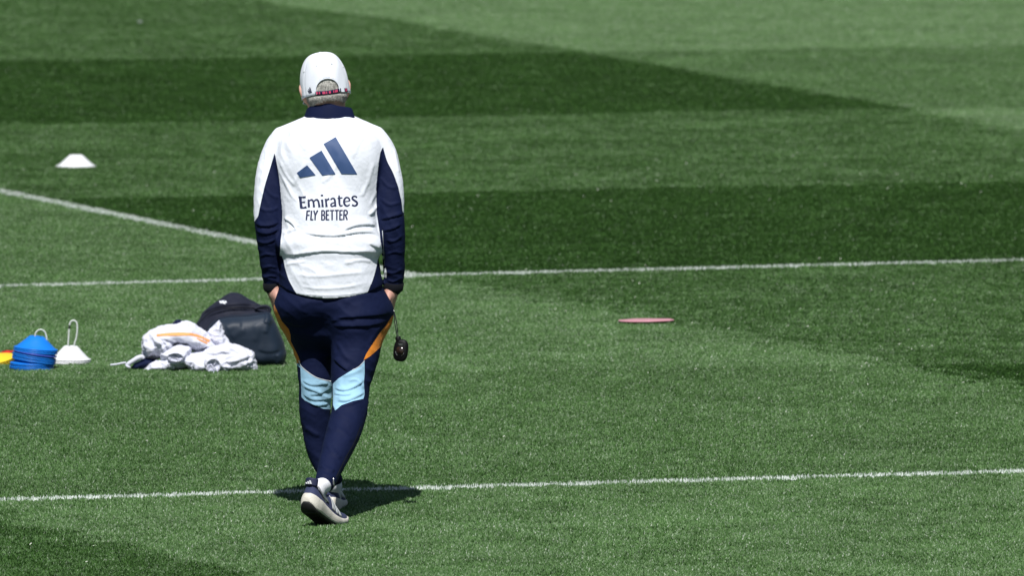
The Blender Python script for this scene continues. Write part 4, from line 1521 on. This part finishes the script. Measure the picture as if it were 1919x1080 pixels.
# ---- the stopwatch on its cord
def stopwatch():
    c = P(751, 657, .20)
    root = empty("stopwatch", c)
    tag(root, "black oval stopwatch hanging on a thin cord beside the man's right hip", "stopwatch")
    t0 = P(738.5, 584, .235)
    k0 = P(745, 630, .205)
    for dx in (-.0022, .0022):
        V, F = sweep([t0, (t0 * .6 + k0 * .4) + np.array((dx * 1.6, -.001, 0)), k0 + np.array((dx, 0, 0)), k0 + np.array((dx * .6, 0, -.006))], .0018, 6)
        mesh_obj("cord", V, F, M['black_cloth'], root)
    V, F = sweep([t0 + np.array((0, 0, .003)), t0 + np.array((0, -.001, -.003))], .0026, 8)
    mesh_obj("clasp", V, F, M['steel'], root)
    # cord stop: short rounded barrel
    b0, b1 = P(745.5, 631, .205), P(747.5, 642, .203)
    V, F = sweep([b0, b0 * .85 + b1 * .15, b0 * .15 + b1 * .85, b1], [.0085, .0105, .0105, .0085], 14)
    mesh_obj("cord_stop", V, F, M['black_plastic'], root)
    V, F = sweep([P(747.5, 642, .203), P(748.5, 647, .202)], [.004, .004], 10)
    mesh_obj("ring", V, F, M['steel'], root)
    # case: rounded oval body facing the camera, a little turned
    Rm = Matrix.Rotation(math.radians(7), 3, 'Y') @ Matrix.Rotation(math.radians(-18), 3, 'Z')
    def put(pts):
        return [np.array(c) + np.array(Rm @ Vector(p)) for p in pts]
    def oval(rx, rz, y, n=40, ex=2.9):
        out = []
        for i in range(n):
            a = 2 * math.pi * i / n
            ca, sa = math.cos(a), math.sin(a)
            out.append((rx * abs(ca) ** (2 / ex) * np.sign(ca), y, rz * abs(sa) ** (2 / ex) * np.sign(sa)))
        return out
    def stack(name, rings, m, par):
        V, F = [], []
        n = len(rings[0])
        for r in rings:
            V += put(r)
        for i in range(len(rings) - 1):
            for j in range(n):
                j2 = (j + 1) % n
                F.append((i * n + j, i * n + j2, (i + 1) * n + j2, (i + 1) * n + j))
        F.append(tuple(range(n))[::-1])
        F.append(tuple((len(rings) - 1) * n + j for j in range(n)))
        return mesh_obj(name, V, F, m, par)
    body = stack("case", [oval(.022, .034, .012), oval(.027, .040, .008), oval(.0285, .0425, .001), oval(.027, .041, -.006), oval(.023, .036, -.010)], M['black_plastic'], root)
    stack("display", [oval(.0145, .0135, -.0098, ex=3.2), oval(.0140, .0130, -.0112, ex=3.2)], M['lcd'], body)
    # bezel arcs and printed marks
    for a0, a1 in ((200, 245), (295, 340)):
        pts = [(.0175 * math.cos(math.radians(a)), -.0108, .022 * math.sin(math.radians(a))) for a in np.linspace(a0, a1, 9)]
        V, F = sweep(put(pts), .0010, 6)
        mesh_obj("bezel_arc", V, F, M['steel'], body)
    for z, w in ((.024, .009), (.0205, .006)):
        V = put([(-w, -.0108, z - .0012), (w, -.0108, z - .0012), (w, -.0108, z + .0012), (-w, -.0108, z + .0012)])
        mesh_obj("printed_mark", V, [(0, 1, 2, 3)], M['steel'], body, smooth=False)
    for sx, sz in ((-.018, .036), (.018, .036), (.0, -.040), (.024, -.020)):
        V, F = lathe([(0, .0015), (.0045, .001), (.0056, -.001), (.0056, -.006)], 12)
        M4 = Matrix.Translation(Vector(c)) @ Rm.to_4x4() @ Matrix.Translation((sx, 0, sz)) @ Matrix.Rotation(math.atan2(sx, sz), 4, 'Y')
        mesh_obj("push_button", [tuple(M4 @ Vector(p)) for p in V], F, M['black_plastic'], body)
stopwatch()

# ================================================================== TRAINING GEAR ON THE TURF
def at_base(px, py, z=0.0):
    return Vector(G(px, py, z))
CONE_PROF = [(.0285, .0575), (.0265, .0580), (.0250, .0560), (.0262, .0540), (.0300, .0535), (.052, .0330), (.074, .0125), (.0865, .0020), (.0935, .0000),
             (.0960, .0012), (.0966, .0042), (.0945, .0060), (.0905, .0062), (.0865, .0078), (.0760, .0165), (.0530, .0370), (.0320, .0562), (.0285, .0575)]
def marker_cone(loc, m, k=1.0, tilt=(0, 0), lift=0.0, hk=1.0, seg=56):
    """one hollow dish cone; tilt = (about X, about Y)"""
    V, F = lathe([(r * k, z * k * hk) for r, z in CONE_PROF], seg)
    me_o = mesh_obj("marker_cone", np.array(V), F, m)
    me_o.location = Vector(loc) + Vector((0, 0, lift))
    me_o.rotation_euler = (tilt[0], tilt[1], random.uniform(0, 6.28) if tilt == (0, 0) else 0)
    return me_o
D = math.radians
# --- far white cone, alone
c = at_base(142.5, 316.5)
o = marker_cone(c, M['white_plastic'], 1.085, (0, 0), .012, 1.0)
tag(o, "white marker cone standing alone on the dark turf above the painted line", "marker cone")

# --- the leaning blue stack
bc = at_base(60.5, 696.5)
blue = []
z = .007
spec = []
for i in range(5):
    spec.append((0.0 if i == 0 else random.uniform(-.004, .004), 0, z, D(random.uniform(-.6, .6)), D(random.uniform(-1.2, 1.2) + i * .5), ('blue_plastic', 'blue_plastic_dull')[i % 2]))
    z += .0066
z += .004
for i in range(4):
    spec.append((.006 + i * .001, 0, z, D(random.uniform(-1, 1)), D(8.5 + random.uniform(-1.2, 1.2)), ('blue_plastic', 'blue_plastic_dull')[i % 2]))
    z += .0066
z += .004
spec.append((.012, 0, z, D(-1), D(9.0), 'violet_plastic'))
z += .008
for i in range(3):
    spec.append((.0135 + i * .0008, 0, z, D(random.uniform(-1, 1)), D(6.0 - i * .5), 'blue_plastic'))
    z += .0066
ORD = ["lowest", "second from the bottom", "third from the bottom", "fourth from the bottom", "fifth from the bottom", "sixth from the bottom", "seventh from the bottom",
       "eighth from the bottom", "ninth from the bottom", "", "third from the top", "second from the top", "topmost"]
for i, (dx, dy, zz, tx, ty, mm) in enumerate(spec):
    o = marker_cone(bc + Vector((dx, dy, 0)), M[mm], .985, (tx, ty), zz)
    lab = "violet-blue marker cone tilted between the paler cones of the leaning blue stack" if mm == 'violet_plastic' else \
        "blue marker cone, %s in the leaning blue stack" % ORD[i]
    tag(o, lab, "marker cone", "blue marker cones in the leaning stack")
ztop_blue = spec[-1][2] + .057
def carrier(loc, pts, rad, label, collar_at=None, plate=True):
    root = empty("cone_carrier", loc)
    tag(root, label, "cone carrier", "wire carriers holding the cone stacks")
    L = np.array(loc)
    p = [L + np.array(q) for q in pts]
    t = np.linspace(0, len(p) - 1, (len(p) - 1) * 8 + 1)
    V, F = sweep(spline(p, t), rad, 10)
    mesh_obj("handle", V, F, M['wire'], root)
    V, F = lathe([(0, .006), (.05, .006), (.055, .003), (.055, 0), (0, 0)], 32, Matrix.Translation(Vector(loc)))
    mesh_obj("base_disc", V, F, M['wire'], root)
    if collar_at is not None:
        a, b = L + np.array(collar_at[0]), L + np.array(collar_at[1])
        V, F = sweep([a, b], rad * 1.12, 10)
        mesh_obj("joint_sleeve", V, F, M['black_plastic'], root)
    return root
zt = ztop_blue
carrier(tuple(bc), [(.008, 0, .004), (.010, 0, zt - .03), (.013, 0, zt + .006), (.021, 0, zt + .020), (.034, 0, zt + .027), (.048, 0, zt + .023), (.058, 0, zt + .008), (.060, 0, zt - .03), (.030, 0, .004)], .0033,
        "white wire loop handle poking out of the top of the blue cone stack")
# --- white stack with the tall hook
wc = at_base(131.5, 685.5)
for i in range(3):
    o = marker_cone(wc + Vector((.001 * i, 0, 0)), M['white_plastic'], .915, (D(random.uniform(-.6, .6)), D(.8)), .010 + i * .0068, 1.17)
    tag(o, "white marker cone, %s in the low white stack beside the blue cones" % ("lowest", "middle one", "topmost")[i], "marker cone", "white marker cones in the low stack")
sc_ = scale_at(wc.y)
def rel(px, py):
    q = P(px, py, wc.y)
    return (q[0] - wc.x, 0.0, q[2] - wc.z)
carrier(tuple(wc), [(-.010, 0, .006), rel(127.5, 650), rel(128.6, 632), rel(129.6, 618), rel(130.5, 608), rel(133.5, 602.5), rel(138, 601), rel(142.5, 603.5), rel(144.8, 611), rel(144.5, 622), rel(142.8, 634), rel(138.5, 650), (.012, 0, .006)], .0036,
        "white wire carrier with a tall hooked handle standing in the white cone stack", (rel(129.9, 616.5), rel(130.3, 609.5)))
# --- yellow and red cones at the edge of the frame
yb = at_base(-14, 686)
for i in range(3):
    o = marker_cone(yb + Vector((.001 * i, .0, 0)), M['yellow_plastic'], 1.0, (D(9), D(-9)), .014 + i * .007, .36)
    tag(o, "yellow marker cone, %s of the tilted yellow pile left of the blue stack" % ("lowest", "middle one", "topmost")[i], "marker cone", "yellow marker cones at the frame edge")
rb = at_base(9, 679)
o = marker_cone(rb, M['red_plastic'], .42, (D(3), D(-18)), .036, .5)
tag(o, "small red marker cone half hidden behind the yellow pile and the blue stack", "marker cone")

# --- pale red flat disc
pc = at_base(1211, 608.5)
V, F = lathe([(0, .0075), (.05, .0080), (.100, .0100), (.118, .0095), (.1245, .0065), (.1255, .003), (.122, .0), (0, .0)], 72)
V = np.array(V)
V[:, 2] = V[:, 2] * .65 + .0012 * vnoise(V * 18) * (V[:, 2] > .004)
o = mesh_obj("marker_disc", V, F, M['pink_rubber'])
o.location = pc + Vector((0, 0, .016))
o.rotation_euler = (D(-1.9), D(-.9), 0)
tag(o, "flat faded red rubber disc lying alone on the turf", "marker disc")

# --- blurred highlight on the far turf, added as a small white tuft
fc_ = at_base(262, 50)
V, F = [], []
for i in range(46):
    d = rng.normal(0, 1, 3)
    d[2] = abs(d[2])
    d /= np.linalg.norm(d)
    s = np.cross(d, (0.3, .5, .8))
    s = s / np.linalg.norm(s) * .0012
    k = len(V)
    V += [d * .002 - s, d * .002 + s, d * .017 + s, d * .017 - s]
    F.append((k, k + 1, k + 2, k + 3))
o = mesh_obj("bright_speck", V, F, M['white_plastic'], smooth=False)
o.location = fc_ + Vector((0, 0, .028))
tag(o, "tiny white tuft standing in for a blurred highlight on the far turf", "seed fluff")

# --- the dark bag -----------------------------------------------------------------
def zb_(pts, Y):
    return [P(200 + x / 5.33, 530 + y / 5.33, Y)[[0, 2]] for x, y in pts]
by = G(450, 689)[1]
bag_base = (G(450, 689)[0], by, 0.0)
gf = Grid((-.80, by - .22, -.02), (-.20, by + .40, .44), 0.0042)
FRONT = [(1000, 470), (1050, 395), (1120, 350), (1220, 328), (1400, 318), (1560, 296), (1625, 296), (1655, 345), (1710, 450), (1770, 600), (1795, 710), (1780, 790), (1720, 850), (1500, 872), (1150, 860), (980, 760), (950, 600)]
gf.pillow(zb_(FRONT, by + .05), by + .05, .105, .075, .02, 2.4)
fv, ff_ = gf.mesh(3, zcut=.003)
def z6(pts):
    return [(200 + x / 5.33, 530 + y / 5.33) for x, y in pts]
fv = folds(fv, ff_, [
    ('ridge', z6([(1060, 400), (1200, 352), (1400, 340), (1560, 320), (1620, 320)]), 2.4, .0036),
    ('lip', z6([(1580, 310), (1600, 350), (1570, 410)]), 3.5, .0060),
    ('ridge', z6([(1640, 350), (1600, 430), (1580, 520)]), 5.0, .0048),
    ('ridge', z6([(1180, 470), (1260, 430), (1360, 430)]), 8.0, .0048),
    ('ridge', z6([(1240, 560), (1330, 490), (1400, 470)]), 7.0, .0036),
    ('lip', z6([(1500, 660), (1620, 690), (1740, 660)]), 6.0, .0036),
    ('ridge', z6([(1300, 700), (1450, 730), (1600, 800)]), 7.0, .0030),
    ('ridge', z6([(1200, 640), (1220, 720), (1210, 800)]), 6.0, .0030),
    ('lip', z6([(1690, 720), (1720, 760), (1700, 820)]), 5.0, .0048),
    ('ridge', z6([(1480, 400), (1500, 500), (1470, 600)]), 6.0, .0030),
])
fv = fv + normals(fv, ff_) * (.0018 * ridged(fv * 11))[:, None]
bag = mesh_obj("holdall_bag", fv, ff_, M['bag_front'], loc=bag_base)
tag(bag, "bulging dark slate and black sports bag slumped behind the white clothes", "bag")
gbk = Grid((-.85, by - .05, -.02), (-.20, by + .52, .50), 0.0042)
BACK = [(870, 430), (900, 395), (960, 330), (1030, 250), (1100, 190), (1180, 135), (1240, 100), (1290, 95), (1345, 118), (1440, 188), (1520, 218), (1600, 240), (1622, 262), (1640, 320), (1680, 420), (1720, 520), (1740, 700), (1700, 830), (1400, 860), (1000, 830), (900, 650)]
yk = by + .17
gbk.pillow(zb_(BACK, yk), yk, .13, .10, .02, 2.2)
kv, kf = gbk.mesh(3, zcut=.003)
kv = folds(kv, kf, [
    ('lip', z6([(900, 400), (1000, 300), (1150, 245), (1350, 225), (1500, 250), (1610, 262)]), 3.0, .010),
    ('lip', z6([(960, 430), (1010, 350), (1100, 305), (1250, 270), (1450, 270), (1610, 268)]), 2.6, .008),
    ('ridge', z6([(1240, 110), (1200, 170), (1080, 240)]), 4.0, .006),
    ('ridge', z6([(1290, 110), (1380, 180), (1500, 225)]), 4.0, .006),
])
kv = kv + normals(kv, kf) * (.003 * ridged(kv * 16 + 7))[:, None]
mesh_obj("lid", kv, kf, M['bag_navy'], bag)
kb = bvh_of(kv, kf)
fb_ = bvh_of(fv, ff_)
printed("zip", kb, [(z6([(905, 420), (1000, 322), (1120, 268), (1300, 246), (1480, 252), (1600, 262)]), [1.4])], M['black_plastic'], bag, .003)
for q in ([(1120, 182), (1142, 178), (1160, 204), (1134, 206)], [(1146, 178), (1168, 180), (1188, 214), (1164, 210)], [(1172, 180), (1194, 184), (1198, 200), (1186, 202)]):
    print_quad("logo_bar", kb, z6(q), M['white_cloth'], bag, 4, 5, .003)
printed("top_seam", fb_, [(z6([(1040, 420), (1110, 368), (1220, 340), (1400, 330), (1560, 308), (1620, 306)]), [1.2])], M['bag_navy'], bag, .002)
# grab handle lying on the top edge and a zip pull
hp = [P(*z6([(x, y)])[0], by + .07) for x, y in ((1480, 262), (1540, 240), (1600, 238), (1628, 262), (1622, 300))]
V, F = sweep(spline(hp, np.linspace(0, 4, 25)), .007, 8)
mesh_obj("handle", V, F, M['bag_navy'], bag)

# --- heap of white clothes ----------------------------------------------------------
cy = G(380, 699)[1]
def clump(name, Yc, specs, strokes, m, label, cat, base, amp=.004, sc=(17, 17, 26), seed=0, h=.0036, group=None):
    pts = np.concatenate([np.array(zb_(p, Yc + dy)) for p, dy, hy, R in specs])
    g = Grid((pts[:, 0].min() - .04, Yc - .25, -.02), (pts[:, 0].max() + .04, Yc + .25, pts[:, 1].max() + .04), h)
    for p, dy, hy, R in specs:
        g.pillow(zb_(p, Yc + dy), Yc + dy, hy, R, .012, 1.65)
    v, f = g.mesh(2, zcut=.002)
    v = folds(v, f, strokes)
    n = normals(v, f)
    w = v * np.array(sc) + seed
    w = w + .8 * np.column_stack((vnoise(w * .6), vnoise(w * .6 + 9), vnoise(w * .6 + 21)))
    v = v + n * (amp * 2.2 * (worley(w) - .5) + amp * 1.0 * (worley(w * 2.4 + 4) - .5))[:, None]
    v[:, 2] = np.maximum(v[:, 2], .002)
    o = mesh_obj(name, v, f, m, loc=base)
    tag(o, label, cat, group)
    return o, v, f
def cb(x):
    return (G(x, 695)[0], cy, 0.0)
TOP = [(345, 600), (360, 545), (430, 490), (510, 440), (600, 425), (680, 408), (760, 388), (810, 385), (880, 415), (940, 455), (1000, 505), (1060, 580), (1090, 640), (1040, 690), (940, 705), (860, 690), (780, 640), (700, 640), (600, 720), (520, 760), (390, 770), (350, 720)]
LOBE1 = [(470, 560), (560, 552), (650, 580), (670, 640), (600, 700), (520, 690), (470, 650)]
j1, jv, jf = clump("training_jacket", cy + .10, [(TOP, 0, .10, .06), (LOBE1, -.075, .04, .03)], [
    ('lip', z6([(500, 560), (640, 580), (760, 560), (880, 590), (1000, 640)]), 3.0, .010),
    ('ridge', z6([(360, 620), (430, 640), (470, 690)]), 3.0, .010),
    ('ridge', z6([(400, 580), (430, 680), (400, 750)]), 3.0, .008),
    ('ridge', z6([(480, 580), (560, 640), (560, 700)]), 3.0, .010),
    ('lip', z6([(560, 570), (600, 640), (660, 650)]), 3.0, .008),
    ('ridge', z6([(540, 460), (680, 440), (820, 440), (920, 490)]), 5.0, .006),
    ('ridge', z6([(420, 520), (480, 560), (490, 620)]), 3.0, .008),
    ('lip', z6([(820, 640), (900, 620), (980, 650)]), 2.6, .007),
    ('ridge', z6([(700, 590), (800, 580), (860, 610)]), 3.0, .007)],
    M['bib_white'], "crumpled white jacket with an orange stripe, topmost of the clothes heap", "jacket", cb(330), .0065, seed=3)
jb = bvh_of(jv, jf)
printed("orange_stripe", jb, [(z6([(497, 527), (600, 518), (760, 513), (860, 520), (960, 550), (1030, 588)]), [4.0, 5.6, 6.4, 5.2, 4.4, 5.0])], M['bib_orange'], j1, .0022)
printed("orange_stripe", jb, [(z6([(900, 556), (960, 586), (1005, 606)]), [2.4, 3.4, 3.0])], M['bib_orange'], j1, .004)
gn = Grid(np.array(P(*z6([(710, 400)])[0], cy + .12)) - .06, np.array(P(*z6([(710, 400)])[0], cy + .12)) + .06, .003)
gn.tube([P(*z6([(672, 414)])[0], cy + .10), P(*z6([(715, 397)])[0], cy + .10), P(*z6([(765, 398)])[0], cy + .11)], [.008, .013, .008], .01)
v_, f_ = gn.mesh(1)
mesh_obj("collar", v_, f_, M['navy_cloth'], j1)
# lower white garment with two open cuffs
LOW = [(300, 895), (360, 850), (440, 800), (540, 775), (620, 700), (720, 640), (850, 650), (840, 700), (960, 690), (1080, 630), (1200, 605), (1320, 625), (1420, 665), (1465, 700), (1490, 780), (1512, 890), (1400, 900), (1250, 895), (1150, 905), (980, 905), (900, 895), (830, 850), (700, 865), (560, 900), (400, 905)]
FLAP = [(1000, 500), (1060, 440), (1110, 380), (1130, 362), (1150, 400), (1165, 480), (1200, 550), (1235, 610), (1150, 660), (1050, 630)]
SL1 = [(530, 690), (620, 640), (740, 612), (845, 650), (850, 690), (780, 770), (700, 800), (600, 790), (540, 760)]
SL2 = [(860, 780), (960, 760), (1060, 745), (1180, 760), (1240, 840), (1200, 900), (960, 908), (850, 880)]
j2, lv_, lf = clump("track_top", cy + .02, [(LOW, .02, .085, .05), (FLAP, .09, .045, .05), (SL1, -.005, .058, .05), (SL2, -.045, .055, .04)], [
    ('lip', z6([(1140, 800), (1250, 790), (1350, 770), (1470, 720)]), 3.0, .010),
    ('lip', z6([(1140, 840), (1280, 850), (1400, 810), (1490, 780)]), 3.0, .008),
    ('ridge', z6([(1180, 650), (1280, 680), (1380, 740)]), 4.0, .009),
    ('ridge', z6([(1000, 680), (1100, 660), (1200, 640)]), 4.0, .008),
    ('lip', z6([(960, 700), (1060, 720), (1160, 700), (1250, 720)]), 3.0, .009),
    ('ridge', z6([(780, 790), (830, 830), (850, 890)]), 3.0, .009),
    ('ridge', z6([(880, 790), (900, 840), (890, 895)]), 3.0, .007),
    ('lip', z6([(560, 860), (580, 845), (680, 860)]), 3.0, .007),
    ('ridge', z6([(420, 860), (520, 810), (640, 805)]), 4.0, .008),
    ('ridge', z6([(1120, 400), (1110, 480), (1150, 590)]), 3.0, .006),
    ('lip', z6([(1420, 680), (1440, 720), (1430, 760)]), 2.5, .007)],
    M['bib_white'], "crumpled white training top with two open cuffs, lowest of the clothes heap", "training top", cb(400), .006, seed=40)
# open cuffs: a gathered ring round a lavender-shaded opening
def cuff_ring(cx, cyy, rx, rz, Y, yaw, tilt):
    c = P(*z6([(cx, cyy)])[0], Y)
    rxm, rzm = rx / 5.33 / scale_at(Y), rz / 5.33 / scale_at(Y)
    R = Matrix.Rotation(yaw, 3, 'Z') @ Matrix.Rotation(tilt, 3, 'X')
    prof = [(1.22, .045), (1.15, .020), (1.10, .006), (1.04, .0), (.97, .002), (.93, .010), (.90, .030), (.86, .055)]
    V, F = [], []
    seg = 44
    for i in range(seg):
        a = 2 * math.pi * i / seg
        wv = 1 + .035 * math.sin(a * 11) + .02 * math.sin(a * 5 + 1)
        for k, (r, y) in enumerate(prof):
            rr = r * (wv if k < 4 else 1)
            V.append(np.array(c) + np.array(R @ Vector((rxm * rr * math.cos(a), y, rzm * rr * math.sin(a)))))
    n = len(prof)
    for i in range(seg):
        i2 = (i + 1) % seg
        for k in range(n - 1):
            F.append((i * n + k, i * n + k + 1, i2 * n + k + 1, i2 * n + k))
    o = mesh_obj("cuff", V, F, M['bib_white'], j2)
    # lining across the inside, crumpled
    V, F = [], []
    for k, (r, y) in enumerate([(.92, .005), (.7, .008), (.45, .012), (.2, .010)]):
        for i in range(seg):
            a = 2 * math.pi * i / seg
            V.append(np.array(c) + np.array(R @ Vector((rxm * r * math.cos(a), y + .004 * math.sin(a * 3 + k), rzm * r * math.sin(a)))))
    for k in range(3):
        for i in range(seg):
            i2 = (i + 1) % seg
            F.append((k * seg + i, (k + 1) * seg + i, (k + 1) * seg + i2, k * seg + i2))
    F.append(tuple(3 * seg + i for i in range(seg)))
    mesh_obj("lining", V, F, M['bib_inner'], o)
    for q in (-.34, -.05, .26):
        V = [np.array(c) + np.array(R @ Vector((rxm * (q + x), .001, rzm * (-.15 + z)))) for x, z in ((-.12, -.22), (.02, -.26), (.12, .12), (-.03, .16))]
        mesh_obj("tag", V, [(0, 1, 2, 3)], M['bib_white'], o, smooth=False)
cuff_ring(686, 748, 76, 42, cy - .055, D(-8), D(12))
cuff_ring(1064, 833, 70, 68, cy - .098, D(10), D(6))
# navy garment with pale edge peeping out on the left, and its white drawcord
NAV = [(235, 850), (270, 810), (360, 760), (440, 760), (515, 765), (520, 800), (420, 850), (330, 890), (300, 893), (255, 880)]
j3, nv3, nf3 = clump("training_shorts", cy + .05, [(NAV, 0, .05, .04)], [('ridge', z6([(260, 860), (350, 810), (480, 780)]), 4.0, .006)],
                     M['navy_cloth'], "navy garment with a pale hem showing at the left end of the clothes heap", "training shorts", cb(270), .002, seed=70)
nb = bvh_of(nv3, nf3)
hw = [P(*z6([q])[0], cy + .015) for q in ((185, 828), (215, 812), (260, 785), (310, 755), (352, 742), (365, 760))]
V, F = sweep(spline(hw, np.linspace(0, 5, 31)), np.interp(np.linspace(0, 1, 31), [0, .2, .6, 1], [.003, .009, .011, .008]), 10)
mesh_obj("hem", V, F, M['bib_white'], j3)
hw = [P(*z6([q])[0], cy + .005) for q in ((190, 826), (215, 842), (238, 850))]
V, F = sweep(hw, [.003, .006, .004], 10)
mesh_obj("hem", V, F, M['bib_white'], j3)
dc = [P(*z6([q])[0], cy + .012) for q in ((36, 824), (70, 820), (110, 815), (150, 806), (192, 800))]
V, F = sweep(spline(dc, np.linspace(0, 4, 21)), .0042, 8)
mesh_obj("drawcord", V, F, M['bib_white'], j3)
